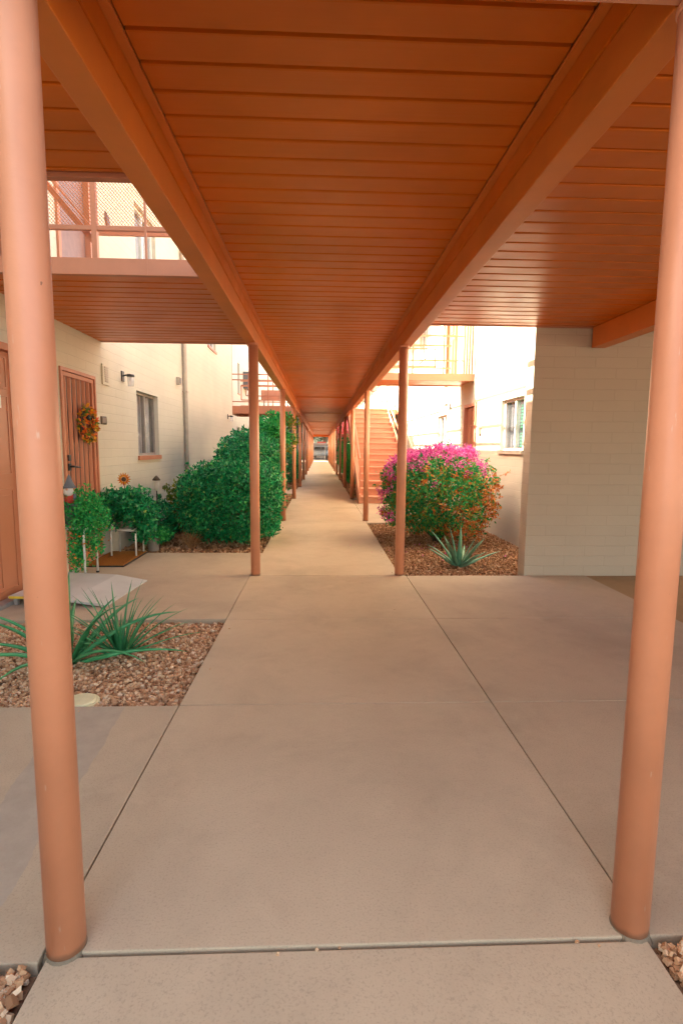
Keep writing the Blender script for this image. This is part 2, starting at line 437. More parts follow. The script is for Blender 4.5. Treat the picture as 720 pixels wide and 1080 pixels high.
bed('planting_bed', .80, 2.6, 5.17, 8.925)
stones('gravel', [(.81, 2.02, 5.18, 8.92), (2.02, 2.59, 5.36, 8.92)], 24000, .018, 'stones_tan', 2)
bed('planting_bed', -2.45, XL-.002, 6.315, 14.59, -.04)
stones('gravel', [(-2.43, XL-.01, 6.33, 14.58)], 18000, .026, 'stones_tan', 3)
stones('gravel', [(-1.5, XL-.012, .55, 1.178), (.865, 1.7, .55, 1.20)], 17000, .017, 'stones', 4, z=-.034)
bed('planting_bed', -2.45, XL-.002, -.5, 1.185, -.03); bed('planting_bed', .852, 2.6, -.5, 1.21, -.03)
bed('planting_bed', .80, 2.6, 13.51, 25.99, -.04)
bed('planting_bed', -2.9, XL-.002, 16.21, 29.99, -.04)
stones('gravel', [(.81, 2.59, 13.52, 25.9), (-2.8, XL-.01, 16.3, 29.9)], 9000, .035, 'stones_tan', 5)

# ------------------------------------------------------------ block buildings
def wall_x(x_face, y0, y1, z0, z1, thick, holes, side):
    """wall whose visible face is x = x_face; holes = (ya, yb, za, zb); thick extends away from the walkway (side=-1 left, +1 right)"""
    bm = bmesh.new()
    ys = sorted({y0, y1, *[h[0] for h in holes], *[h[1] for h in holes]})
    xa, xb = sorted((x_face, x_face+side*thick))
    for a, b in zip(ys, ys[1:]):
        cuts = sorted([(h[2], h[3]) for h in holes if h[0] <= a+1e-6 and h[1] >= b-1e-6])
        z = z0
        for c0, c1 in cuts:
            if c0 > z: box(bm, xa, xb, a, b, z, c0)
            z = c1
        if z < z1: box(bm, xa, xb, a, b, z, z1)
    # drop the internal faces between neighbouring strips
    bmesh.ops.remove_doubles(bm, verts=bm.verts, dist=1e-5)
    seen = {}
    for f in bm.faces: seen.setdefault(tuple(round(c, 4) for c in f.calc_center_median()), []).append(f)
    bmesh.ops.delete(bm, geom=[f for l_ in seen.values() if len(l_) > 1 for f in l_], context='FACES')
    return bm
WL = -2.45; WR = 2.60; HB = 5.0
def window(parent, xf, side, y0, y1, z0, z1, label=None, frame='taupe', sill='trim', curtain='curtain', shutter=False, sillz=.05):
    """recessed window in a wall facing the walkway; side +1: wall to the right (faces -X)"""
    d = side
    def bx(bm, a, b, *r): x0, x1 = sorted((xf+d*a, xf+d*b)); return box(bm, x0, x1, *r)
    bm = bmesh.new(); w_ = .035
    bx(bm, .055, .10, y0+.001, y0+w_, z0+.001, z1-.001); bx(bm, .055, .10, y1-w_, y1-.001, z0+.001, z1-.001)
    bx(bm, .056, .099, y0+w_, y1-w_, z0+.001, z0+w_); bx(bm, .056, .099, y0+w_, y1-w_, z1-w_, z1-.001)
    ym = (y0+y1)/2; bx(bm, .05, .098, ym-.02, ym+.02, z0+w_, z1-w_)
    f = obj('window', bm, frame, parent)
    if label: f['label'] = label
    bm = bmesh.new(); bx(bm, .074, .078, y0+w_, ym-.02, z0+w_, z1-w_); bx(bm, .080, .084, ym+.02, y1-w_, z0+w_, z1-w_)
    obj('pane', bm, 'glass', f)
    bm = bmesh.new()
    k = y0+.04
    while k < y1-.04:      # folded curtain
        bx(bm, .13+.008*math.sin(k*60), .14+.008*math.sin(k*60), k, k+.019, z0+.02, z1-.02); k += .02
    obj('curtain', bm, curtain, f)
    if shutter:
        y1 = ym+(ym-y0)
        bm = bmesh.new(); z = z0+.05
        while z < z1-.08:
            a, b = (y0+.05, ym-.03)
            v = [bm.verts.new(p) for p in ((xf+d*.105, a, z), (xf+d*.105, b, z), (xf+d*.125, b, z+.035), (xf+d*.125, a, z+.035))]
            bm.faces.new(v); z += .042
        obj('louvre_blind', bm, 'shutter', f)
    bm = bmesh.new(); bx(bm, -.028, .054, y0-.03, y1+.03, z0-sillz, z0-.001); obj('sill', bm, sill, f)
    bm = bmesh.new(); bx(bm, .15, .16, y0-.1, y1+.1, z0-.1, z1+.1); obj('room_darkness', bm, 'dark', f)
    return f

lb = thing('apartment_building', 'long cream painted block building on the left, with the two terracotta doors', 'building', (-5, 8, 0))
lb_off = Vector((5, -8, 0))
def P(parent, o): o.location = -parent.location; return o     # child built in world coordinates
D1 = (3.69, 4.60, 0, 2.03); D2 = (5.27, 6.07, 0, 1.99); W1 = (7.43, 8.38, 1.115, 1.985)
UD1 = (3.55, 4.55, 2.5, 4.5); UD2 = (5.36, 6.14, 2.5, 4.5); UW1 = (7.6, 8.5, 3.45, 4.45)
holes = [D1, D2, W1, UD1, UD2, UW1, (12.2, 13.1, 3.45, 4.45)]
P(lb, obj('wall', wall_x(WL, -4.0, 15.4, -.1, HB, .3, holes, -1), 'block_x', lb))  # run behind the camera is unseen, added for its shadow on the front
P(lb, obj('end_wall', B(-10, WL-.301, -4.0, -3.7, -.1, HB), 'block_y', lb))
P(lb, obj('far_end_wall', B(-10, WL-.301, 15.1, 15.4, -.1, HB), 'block_y', lb))
P(lb, obj('roof', B(-10.2, WL+.42, -4.2, 15.6, HB, HB+.14, bev=.01), 'roof', lb))
P(lb, obj('back_wall', B(-10, -9.7, -3.698, 15.098, -.1, HB-.003), 'block_x', lb))
def cx_(o): return P(lb, o)
# six-panel door
def panel_door(y0, y1, z0, z1, mat='door', rows=((.10, .88), (1.02, 1.62), (1.70, 1.92)), label=None, par=None, xf=WL, side=-1):
    par = par or lb
    s = -side
    def bx(bm, a, b, *r, **k): x0, x1 = sorted((xf+s*a, xf+s*b)); return box(bm, x0, x1, *r, **k)
    bm = bmesh.new(); w_ = .055
    bx(bm, -.10, .022, y0+.001, y0+w_, z0+.002, z1-.002); bx(bm, -.10, .022, y1-w_, y1-.001, z0+.002, z1-.002)
    bx(bm, -.10, .0215, y0+w_, y1-w_, z1-w_, z1-.002)
    fr = P(par, obj('door_frame', bm, 'trim', par))
    bm = bmesh.new(); a, b = y0+w_+.004, y1-w_-.004; top = z1-w_-.004
    bx(bm, -.075, -.035, a, b, z0+.02, top)
    wd = (b-a); st = .11
    for r0, r1 in rows:
        for q0, q1 in ((a+st, a+wd/2-.045), (a+wd/2+.045, b-st)):
            bx(bm, -.0349, -.028, q0, q1, z0+r0, z0+r1)
            for (u0, u1, v0, v1) in ((q0-.018, q0-.001, r0-.018, r1+.018), (q1+.001, q1+.018, r0-.018, r1+.018), (q0-.001, q1+.001, r0-.018, r0-.001), (q0-.001, q1+.001, r1+.001, r1+.018)):
                bx(bm, -.0349, -.022, u0, u1, z0+v0, z0+v1)
            bx(bm, -.0279, -.022, q0+.03, q1-.03, z0+r0+.03, z0+r1-.03, bev=.003)
    d = P(par, obj('door', bm, mat, par))
    if label: d['label'] = label
    return d
d1 = panel_door(*D1)
def sub(o, par): o.parent = par; return o
sub(obj('notice', B(WL-.0215, WL-.019, 4.22, 4.345, 1.53, 1.63), 'white'), d1)
sub(obj('doorknob', lathe(bmesh.new(), [(.012, 0), (.012, .03), (.03, .04), (.034, .055), (.026, .07), (.005, .075)]), 'black', smooth=True), d1)
k = [c for c in d1.children if c.name.startswith('doorknob')][0]; k.rotation_euler[1] = R(90); k.location = (WL-.03, 3.80, .98)
P(lb, obj('threshold', B(WL-.1, WL+.05, D1[0], D1[1], 0, .03, bev=.004), 'aluminium', lb))
# security screen door with vertical pickets
y0, y1, z0, z1 = D2
bm = bmesh.new()
box(bm, WL-.06, WL+.018, y0+.001, y0+.03, .002, z1-.002); box(bm, WL-.06, WL+.018, y1-.03, y1-.001, .002, z1-.002); box(bm, WL-.06, WL+.0175, y0+.03, y1-.03, z1-.035, z1-.002)
cx_(obj('door_frame', bm, 'trim', lb))
bm = bmesh.new(); a, b = y0+.033, y1-.033
for (q0, q1, r0, r1) in ((a, a+.045, .02, z1-.04), (b-.045, b, .02, z1-.04), (a+.045, b-.045, .02, .075), (a+.045, b-.045, z1-.08, z1-.04)):
    box(bm, WL-.03, WL+.005, q0, q1, r0, r1, bev=.003)
npk = 6
for i in range(npk):       # flattened V pickets
    yc = a+.045+(i+.5)*(b-a-.09)/npk; hw = .027
    v = [bm.verts.new((x, yy, z)) for z in (0.075, z1-.08) for x, yy in ((WL-.026, yc-hw), (WL-.004, yc-hw*.3), (WL-.004, yc+hw*.3), (WL-.026, yc+hw))]
    for q in ((0, 1, 5, 4), (1, 2, 6, 5), (2, 3, 7, 6)): bm.faces.new([v[j] for j in q])
sd2 = cx_(obj('screen_door', bm, 'trim', lb)); sd2['label'] = 'terracotta security door of vertical pickets, hung with a wreath'
sub(obj('inner_panel', B(WL-.075, WL-.05, a, b, .02, z1-.04), 'door_dark'), sd2)
sub(obj('lock', B(WL+.005, WL+.022, y0+.075, y0+.125, 1.095, 1.155, bev=.006), 'black'), sd2)
bm = bmesh.new(); box(bm, WL+.005, WL+.02, y0+.075, y0+.125, 1.00, 1.07, bev=.004); tube(bm, [(WL+.02, y0+.10, 1.04), (WL+.055, y0+.10, 1.04), (WL+.062, y0+.15, 1.035), (WL+.06, y0+.23, 1.028)], [.01, .01, .009, .006], 8)
sub(obj('handle', bm, 'black'), sd2)
cx_(obj('threshold', B(WL-.1, WL+.03, y0, y1, -.001, .02), 'aluminium', lb))
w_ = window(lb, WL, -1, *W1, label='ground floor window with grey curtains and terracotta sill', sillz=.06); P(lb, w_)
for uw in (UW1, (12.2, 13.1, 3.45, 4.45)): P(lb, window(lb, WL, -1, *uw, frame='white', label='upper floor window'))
M['door_mauve'] = plain('mauve_brown_door_paint', (.24, .125, .105), .5)
panel_door(*UD1, mat='door_mauve', rows=(), label='upper floor brown door'); panel_door(*UD2, mat='door_mauve', rows=(), label='upper floor brown door')
# downpipe, vent
bm = bmesh.new(); tube(bm, [(WL+.045, 9.92, .05), (WL+.045, 9.92, HB-.02)], .038, 12)
for z in (.9, 2.2, 3.6): box(bm, WL+.001, WL+.09, 9.87, 9.97, z, z+.03)
cx_(obj('downpipe', bm, 'pipe', lb))
bm = bmesh.new(); box(bm, WL+.001, WL+.02, 6.27, 6.46, 1.93, 2.16, bev=.004)
v_ = cx_(obj('vent', bm, 'white', lb)); v_.data.materials[0] = M['block_x']
bm = bmesh.new()
for i in range(7): box(bm, WL+.021, WL+.026, 6.32, 6.41, 1.965+i*.025, 1.984+i*.025)
sub(obj('grille', bm, 'pipe'), v_)
# things fixed on the left wall
def wall_lamp(x, y, z, side, label, grp='black glass wall lamps'):
    t = thing('wall_lamp', label, 'wall lamp', (x, y, z), grp, 0 if side > 0 else math.pi)
    bm = bmesh.new(); box(bm, 0, .02, -.05, .05, -.08, .08, bev=.006); tube(bm, [(.02, 0, .01), (.09, 0, .03), (.13, 0, .03)], .012, 8)
    obj('bracket', bm, 'black', t)
    obj('cap', lathe(bmesh.new(), [(.015, .035), (.055, .03), (.06, 0), (.05, -.005)], (.13, 0, 0)), 'black', t, True)
    obj('shade', lathe(bmesh.new(), [(.048, 0), (.05, -.08), (.046, -.14), (.02, -.145)], (.13, 0, -.006)), 'lamp_glass', t, True)
    obj('bulb', lathe(bmesh.new(), [(.012, 0), (.022, -.04), (.018, -.075), (.004, -.085)], (.13, 0, -.007), 10), 'white', t, True)
    t.scale = (.8, .8, .8)
    return t
wall_lamp(WL, 6.92, 2.10, 1, 'black wall lamp with glass shade above left of the curtained window')
wall_lamp(WL, 14.6, 2.04, 1, 'small far wall lamp near the far end of the cream left wall')
t = thing('house_number_plaque', 'small dark oval number plaque right of the screen door', 'plaque', (WL, 6.27, 1.53))
bm = bmesh.new(); box(bm, 0, .015, -.075, .075, -.045, .045, bev=.012); obj('plate', bm, plain('bronze_plaque', (.11, .075, .05), .5), t)
bm = bmesh.new(); box(bm, .0152, .018, -.06, .06, -.03, .03, bev=.004); obj('inset', bm, plain('plaque_inset', (.20, .15, .11), .5), t)
t = thing('junction_box', 'small grey electrical box high on the cream wall beside the downpipe', 'electrical box', (WL, 9.52, 2.36))
bm = bmesh.new(); box(bm, .001, .06, -.05, .05, -.06, .06, bev=.006); obj('case', bm, 'pipe', t)
obj('cover', B(.061, .068, -.042, .042, -.05, .05, bev=.002), 'grey_pot', t)

# second left building further back with a recessed face
lb2 = thing('apartment_building', 'yellow cream building behind the far left bridge, with a wall air conditioner', 'building', (-6, 30, 0))
X2 = -3.3
HB2 = 6.3   # a little taller block
P(lb2, obj('wall', wall_x(X2, 15.75, 50, -.1, HB2, .3, [(21.8, 22.6, 1.1, 2.05), (23.0, 23.8, 1.1, 2.05), (26, 27.4, 1.0, 2.05), (32, 33.4, 1.0, 2.05), (22.2, 22.7, 3.4, 4.6), (32, 33, 3.4, 4.6)], -1), 'block_x', lb2))
P(lb2, obj('end_wall', B(-10, X2-.301, 15.75, 16.05, -.1, HB2), 'block_y', lb2))
P(lb2, obj('back_wall', B(-10, -9.7, 16.052, 49.7, -.1, HB2-.003), 'block_x', lb2))
P(lb2, obj('roof', B(-10.2, X2+.1, 15.7, 50.2, HB2, HB2+.14), 'roof', lb2))
for a in ((21.8, 22.6, 1.1, 2.05), (23.0, 23.8, 1.1, 2.05), (26, 27.4, 1.0, 2.05), (32, 33.4, 1.0, 2.05), (22.2, 22.7, 3.4, 4.6), (32, 33, 3.4, 4.6)): P(lb2, window(lb2, X2, -1, *a))
t = thing('air_conditioner', 'grey box air conditioner on the upper wall behind the far left bridge', 'air conditioner', (X2, 24.2, 4.1))
obj('case', B(.001, .35, -.5, .5, -.35, .35, bev=.02), 'grey_pot', t)
bm = bmesh.new()
for i in range(9): box(bm, .351, .36, -.42, .42, -.28+i*.065, -.25+i*.065)
obj('grille', bm, 'aluminium', t)

# right building
rb = thing('apartment_building', 'sunlit cream block building on the right side of the walkway', 'building', (6, 12, 0))
RW1 = (6.87, 7.75, 1.23, 1.935); RD1 = (8.98, 9.72, 0, 2.02); RW2 = (11.1, 11.95, 1.23, 1.95)
UR = [(7.0, 7.8, 3.5, 4.5), (10.4, 11.3, 2.5, 4.5), (13.4, 14.4, 3.5, 4.5)]
P(rb, obj('wall', wall_x(WR, 5.341, 50, -.1, HB, .3, [RW1, RD1, RW2, *UR, (16, 17, 1.1, 2.0), (22, 23, 0, 2.02)], 1), 'block_x', rb))
P(rb, obj('wing_wall', B(2.03, 7.0, 5.165, 5.34, -.1, HB), 'block_y', rb))
P(rb, obj('back_wall', B(9.7, 10, 5.341, 50, -.1, HB), 'block_x', rb))
P(rb, obj('eave', B(1.4, 10.2, 9.0, 50.2, HB-.12, HB+.05, bev=.01), 'stucco_far', rb))
P(rb, obj('roof', B(2.3, 10.2, 5.0, 8.998, HB, HB+.12), 'roof', rb))
bm = bmesh.new(); box(bm, 2.02, 2.029, 5.17, 5.32, 0, 2.36)
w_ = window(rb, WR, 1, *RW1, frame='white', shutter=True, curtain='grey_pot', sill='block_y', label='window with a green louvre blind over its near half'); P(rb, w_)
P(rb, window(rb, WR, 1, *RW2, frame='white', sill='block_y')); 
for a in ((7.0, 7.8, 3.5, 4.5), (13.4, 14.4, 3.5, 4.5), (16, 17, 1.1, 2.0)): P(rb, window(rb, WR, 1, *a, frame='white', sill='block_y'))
panel_door(*RD1, par=rb, xf=WR, side=1, mat='door', label='brown door under the right bridge'); panel_door(22, 23, 0, 2.02, par=rb, xf=WR, side=1)
panel_door(10.4, 11.3, 2.5, 4.5, par=rb, xf=WR, side=1, mat='door')
wall_lamp(WR, 10.8, 2.10, -1, 'black wall lamp on the sunlit right wall beyond the bridge')
t = thing('junction_box', 'small tan box on the sunlit wall between louvred window and door', 'electrical box', (WR, 8.75, 1.54))
obj('case', B(-.05, -.001, -.07, .07, -.05, .05, bev=.006), 'pipe', t)
obj('cover', B(-.056, -.051, -.06, .06, -.04, .04, bev=.002), 'taupe', t)

# ------------------------------------------------------------ roll-formed ceilings, decks, bridges
def planks(x0, x1, y0, y1, z, pitch=.135, sag=None):
    """underside of roll-formed metal planks running across x: flat pans with an open V joint"""
    bm = bmesh.new(); prof = []; y = y0
    while y < y1-1e-4:
        e = min(y+pitch, y1)
        prof += [(y, z+.016), (y+.003, z+.001), (y+.010, z), (e-.013, z+.0015), (e-.008, z+.005), (e-.006, z+.016)]
        y = e
    rows = [[bm.verts.new((x, yy, zz)) for yy, zz in prof] for x in (x0, x1)]
    for i in range(len(prof)-1): bm.faces.new((rows[0][i], rows[1][i], rows[1][i+1], rows[0][i+1]))
    top = [[bm.verts.new((x, yy, z+.02)) for yy in (y0, y1)] for x in (x0, x1)]
    bm.faces.new((top[0][0], top[0][1], top[1][1], top[1][0]))
    return bm
YE = P1+PS*(NP-1)+.3
cor = thing('covered_walkway', 'long rust orange canopy with planked ceiling running down the middle walkway', 'canopy', (0, 1.2, 0))
def C(o): return P(cor, o)
CZ = 2.425; BZ = 2.21
C(obj('ceiling', planks(-.56, .735, P1-.05, YE-.05, CZ), 'deck', cor))
for s, xi, xo in ((-1, -.60, -.70), (1, .775, .868)):
    bm = bmesh.new(); a, b = sorted((xi, xo))
    box(bm, a, b, P1+.055, YE, BZ, BZ+.125, bev=.004)
    C(obj('beam', bm, 'beam', cor))
    a, b = sorted((xi-s*.006, xo)); bm = bmesh.new(); box(bm, a, b, P1+.05, YE, BZ+.127, CZ+.03, bev=.002)
    C(obj('beam_cap', bm, 'deck', cor))
    # small angle where the planks die into the trim
    a, b = sorted((xi-s*.007, xi-s*.038)); bm = bmesh.new(); box(bm, a, b, P1+.05, YE, CZ-.012, CZ-.001, bev=.001)
    C(obj('edge_angle', bm, 'beam', cor))
for k in range(NP):
    pass
bm = bmesh.new(); box(bm, -.70, .868, P1-.05, P1+.052, BZ+.002, CZ+.035, bev=.005); C(obj('cross_beam', bm, 'post', cor))
bm = bmesh.new(); box(bm, -.70, .868, YE-.1+.102, YE+.1, BZ+.002, CZ+.035, bev=.005); C(obj('cross_beam', bm, 'beam', cor))
for yy in (12.8, 18.6, 25.0, 31.5, 38, 44): C(obj('joint_strip', B(-.56, .735, yy, yy+.05, CZ-.02, CZ-.001), 'beam', cor))
C(obj('deck_slab', B(-.72, .888, P1-.05, YE, CZ+.036, 2.50, bev=.004), 'trim', cor))
bm = bmesh.new()
for x in (-.69, .86):
    for z in (2.78, 3.05): bar(bm, (x, 5.3, z), (x, YE, z), .035, .035)
    bar(bm, (x, 5.3, 3.50), (x, YE, 3.50), .03, .03)
C(obj('upper_rail', bm, 'trim', cor))
for k in range(1, NP):
    for x in (-.69, .86):
        C(obj('rail_post', B(x-.019, x+.019, P1+PS*k-.02, P1+PS*k+.018, 2.501, 3.484), 'trim', cor))

def deck(name, label, x0, x1, y0, y1, z, fz, tops=2.505, edges=(), loc=None, fmat='trim', bx=None):
    t = thing(name, label, 'deck' if name == 'upper_deck' else 'bridge', (round((x0+x1)/2, 2), y0, 0))
    P(t, obj('ceiling', planks(x0+.001, x1-.001, y0+.045, y1-.045, z), 'deck', t))
    P(t, obj('floor_slab', B(x0, x1, y0+.045, y1-.045, z+.024, tops-.004), 'concrete_side', t))
    for e in edges:
        if e == 'n': P(t, obj('fascia', B(x0, x1, y0, y0+.043, fz, tops, bev=.003), fmat, t))
        if e == 'f': P(t, obj('fascia', B(x0, x1, y1-.043, y1, fz, tops, bev=.003), fmat, t))
        if e == 'r': P(t, obj('fascia', B(x1, x1+.04, y0, y1, fz, tops, bev=.003), fmat, t))
    return t
dl = deck('upper_deck', 'near left planked deck overhead, between the front post and the open gap', -5, -.702, -.8+2.0, 2.54, 2.40, 2.385, edges='nf')
dl2 = deck('footbridge', 'left bridge with mesh guardrail above the door path', WL+.002, -.702, 3.87, 6.32, 2.40, 2.396, edges='nf')
dr = deck('upper_deck', 'wide right planked deck overhead, ending at the block wing wall', .87, 7.5, -3.0, 5.16, 2.39, 2.385, edges='nf')  # out-of-view near stretch lengthened to shade the wing wall
bm = B(2.55, 2.68, 1.22, 5.115, 2.20, 2.386, bev=.004); P(dr, obj('beam', bm, 'beam', dr))
dr2 = deck('footbridge', 'right bridge crossing to the sunlit wall before the stairs', .87, WR-.002, 9.2, 10.1, 2.40, 2.385, edges='nf')
dl3 = deck('footbridge', 'far left bridge with railings behind the hedge', -2.75, -.702, 17.0, 18.8, 2.36, 2.27, edges='nf')
bm = bmesh.new(); P(dl3, obj('end_fascia', B(-2.795, -2.752, 17.0, 18.8, 2.27, 2.505), 'trim', dl3))

# guardrail of the near left bridge: rails, posts, expanded metal
def pc(par, nm, bm, mat='trim'): return P(par, obj(nm, bm, mat, par))
pc(dl2, 'lower_rail', B(WL+.01, -.71, 3.875, 3.905, 2.685, 2.715, bev=.003))
pc(dl2, 'upper_rail', B(WL+.01, -.71, 3.87, 3.91, 3.62, 3.66, bev=.003))
pc(dl2, 'post', B(-1.538, -1.503, 3.872, 3.908, 2.506, 3.619)); pc(dl2, 'post', B(-1.185, -1.172, 3.868, 3.882, 2.40, 3.619))
bm = bmesh.new(); x0, x1, z0, z1 = WL+.02, -.715, 2.717, 3.6; dx, dz = .022, .0125; nx = int((x1-x0)/dx); nz = int((z1-z0)/dz)
w2 = .0022
for j in range(nz):
    for i in range(nx):
        xa = x0+i*dx + (dx/2 if j % 2 else 0); za = z0+j*dz
        for sgn in (-1, 1):
            xb = xa+sgn*dx/2; zb = za+dz
            v = [bm.verts.new((xa-w2, 3.892, za)), bm.verts.new((xa+w2, 3.890, za)), bm.verts.new((xb+w2, 3.890, zb)), bm.verts.new((xb-w2, 3.892, zb))]
            bm.faces.new(v)
pc(dl2, 'mesh_panel', bm, 'beam')
# railing of far side
pc(dl2, 'lower_rail', B(WL+.01, -.71, 6.26, 6.29, 2.685, 2.715)); pc(dl2, 'upper_rail', B(WL+.01, -.71, 6.25, 6.29, 3.52, 3.56))
# sloping channel and rail behind the mesh guardrail
t = thing('sloping_handrail', 'terracotta sloping channel and thin rail rising leftwards behind the mesh guardrail', 'handrail', (-1.53, 3.96, 2.5))
bm = bmesh.new(); bar(bm, (-.01, .0, .12), (-.60, .0, .83), .025, .038); obj('channel', bm, 'trim', t)
bm = bmesh.new(); bar(bm, (-.01, -.01, .20), (-.60, -.01, .90), .012, .012); obj('rail', bm, 'post', t)
bm = bmesh.new(); bar(bm, (-.60, .0, .83), (-.60, .0, .01), .03, .03); obj('newel_post', bm, 'trim', t)
t = thing('wall_ornament', 'small brown leaf shaped ornament on the upper wall behind the mesh', 'ornament', (WL+.002, 6.62, 3.78))
V_ = [(0, -.05, .12), (0, .03, .08), (0, .07, -.03), (0, .05, -.13), (0, -.02, -.08), (0, -.07, .03)]
bm = bmesh.new(); a_ = [bm.verts.new(v) for v in V_]; b_ = [bm.verts.new((.02, v[1]*.8, v[2]*.8)) for v in V_]
bm.faces.new(a_[::-1]); bm.faces.new(b_)
for i in range(6): bm.faces.new((a_[i], a_[(i+1) % 6], b_[(i+1) % 6], b_[i]))
obj('plate', bm, 'door_dark', t)

# railings of the right bridge
for yy in (9.22, 10.08):
    pc(dr2, 'rail', B(.9, 2.40, yy-.015, yy+.015, 3.105, 3.135)); pc(dr2, 'rail', B(.9, 2.40, yy-.012, yy+.012, 2.705, 2.73))
    pc(dr2, 'rail', B(.9, 2.40, yy-.015, yy+.015, 3.50, 3.53))
    for x in (2.27, 1.55): pc(dr2, 'post', B(x-.014, x+.014, yy-.014, yy+.014, 2.506, 3.499))
bm = bmesh.new(); 
for (a, b) in (((1.2, 2.63), (1.95, 2.63)), ((1.2, 2.92), (1.95, 2.92)), ((1.95, 2.61), (1.95, 2.94)), ((1.2, 2.61), (1.2, 2.94))): bar(bm, (a[0], 9.30, a[1]), (b[0], 9.30, b[1]), .022, .022)
pc(dr2, 'inner_frame', bm)
for i in range(4): pc(dr2, 'screen_slat', B(2.41+i*.045, 2.44+i*.045, 9.205, 9.24, 2.506, 4.8))
# railings of the far left bridge
for yy in (17.03, 18.77):
    for z in (3.45, 3.28, 2.62): pc(dl3, 'rail', B(-2.7, -.71, yy-.015, yy+.015, z, z+.03))
    for x in (-2.2, -1.6, -1.1): pc(dl3, 'post', B(x-.015, x+.015, yy-.014, yy+.014, 2.506, 3.449))
pc(dl3, 'corner_post', B(-2.78, -2.70, 16.99, 17.07, 2.506, HB-.02))
bm = bmesh.new()
for (a, b) in (((-2.45, 2.70), (-1.0, 2.70)), ((-2.45, 3.15), (-1.0, 3.15)), ((-2.45, 2.70), (-2.45, 3.15)), ((-2.3, 2.83), (-1.0, 2.83)), ((-2.3, 3.05), (-2.3, 2.83))): bar(bm, (a[0], 17.2, a[1]), (b[0], 17.2, b[1]), .03, .03)
pc(dl3, 'inner_frame', bm)
pc(dl3, 'panel', B(-1.85, -1.0, 17.30, 17.31, 2.72, 3.02), 'stair')

# ------------------------------------------------------------ posts
NAMES = ['first', 'second', 'third', 'fourth', 'fifth', 'sixth', 'seventh', 'eighth', 'ninth', 'tenth', 'eleventh', 'twelfth', 'last']
proto = None
def post_mesh(r=.0455, n=40):
    bm = bmesh.new(); tube(bm, [(0, 0, -.03), (0, 0, 2.206)], r, n, True)
    me = bpy.data.meshes.new('post'); bm.to_mesh(me); bm.free()
    for p in me.polygons: p.use_smooth = len(p.vertices) == 4
    me.materials.append(M['post']); return me
pm = post_mesh(); bm = bmesh.new()
lathe(bm, [(.046, 0), (.0495, .004), (.0495, .014), (.046, .018)], (0, 0, 2.186), 32); cm = bpy.data.meshes.new('weld_collar'); bm.to_mesh(cm); bm.free(); cm.materials.append(M['post'])
bm = bmesh.new(); rg = random.Random(3); A, Bq = [], []
for k in range(40):
    a = k/40*2*math.pi; q = .051+rg.uniform(0, .006)
    A.append(bm.verts.new((math.cos(a)*.0458, math.sin(a)*.0458, .004))); Bq.append(bm.verts.new((math.cos(a)*q, math.sin(a)*q, -.02)))
for k in range(40): bm.faces.new((A[k], A[(k+1) % 40], Bq[(k+1) % 40], Bq[k]))
gm = bpy.data.meshes.new('grout_ring'); bm.to_mesh(gm); bm.free(); M['grout'] = concrete('dark_grout', (.22, .17, .12)); gm.materials.append(M['grout'])
for s, x in (('left', -.6235), ('right', .789)):
    for k in range(NP):
        e = 'nearest' if k == 0 else NAMES[k]
        xx = x + (.03 if k == 0 and s == 'right' else -.004 if k == 0 else 0)
        t = thing('post', f'salmon round steel post, {e} in the {s} row along the walkway' if k else f'large salmon round steel post at the {s} front corner of the walkway', 'post', (xx, P1+PS*k+((.028 if s == 'right' else .014) if k == 0 else 0), 0), 'posts holding up the walkway canopy')
        o = bpy.data.objects.new('shaft', pm); COL.objects.link(o); o.parent = t
        o = bpy.data.objects.new('weld_collar', cm); COL.objects.link(o); o.parent = t
        o = bpy.data.objects.new('grout_ring', gm); COL.objects.link(o); o.parent = t; o.rotation_euler[2] = k*1.3

# ------------------------------------------------------------ staircase
st = thing('staircase', 'terracotta outdoor staircase climbing away on the right behind the pink flowers', 'stairs', (1.5, 12.06, 0))
NS = 16; y0s, y1s = 12.06, 17.8; rise = 2.5/NS; run = (y1s-y0s)/NS
for i in range(NS):
    ya = y0s+i*run
    pc(st, 'riser', B(.93, 2.14, ya+.012, ya+.03, i*rise+(.001 if i == 0 else .0), (i+1)*rise-.041), 'stair')
    pc(st, 'tread', B(.93, 2.14, ya-.02, ya+run+.02, (i+1)*rise-.04, (i+1)*rise, bev=.005), 'stair')
for x in (.90, 2.17):
    bm = bmesh.new(); h = .15
    v = [bm.verts.new((x+dx_, yy, zz)) for dx_ in (-.025, .025) for yy, zz in ((y0s-.06, 0.0), (y0s-.06, .20), (y1s, 2.5+.12), (y1s, 2.5-.22), (y0s+.35, 0))]
    bm.faces.new(v[:5][::-1]); bm.faces.new(v[5:])
    for i in range(5): bm.faces.new((v[i], v[(i+1) % 5], v[5+(i+1) % 5], v[5+i]))
    pc(st, 'stringer', bm, 'stair')
    for dz in (.42, .90):
        bm = bmesh.new(); bar(bm, (x, y0s, dz+.1), (x, y1s, 2.5+dz), .035, .035); pc(st, 'handrail', bm, 'stair')
    for q in range(4):
        yy = y0s+.02+q*(y1s-y0s-.1)/3; z = (yy-y0s)/(y1s-y0s)*2.4+.05
        pc(st, 'rail_post', B(x-.019, x+.019, yy-.019, yy+.019, z+.12, z+.96), 'stair')
ld = deck('upper_deck', 'far right landing at the top of the stairs', .87, WR-.002, 17.82, 22.0, 2.38, 2.36, edges='nf')
for x in (.9, 1.3, 1.7, 2.1, 2.5): pc(ld, 'post', B(x-.015, x+.015, 21.94, 21.97, 2.506, 3.5))
for z in (2.72, 3.1, 3.5): pc(ld, 'rail', B(.88, 2.59, 21.935, 21.965-.03, z, z+.03))

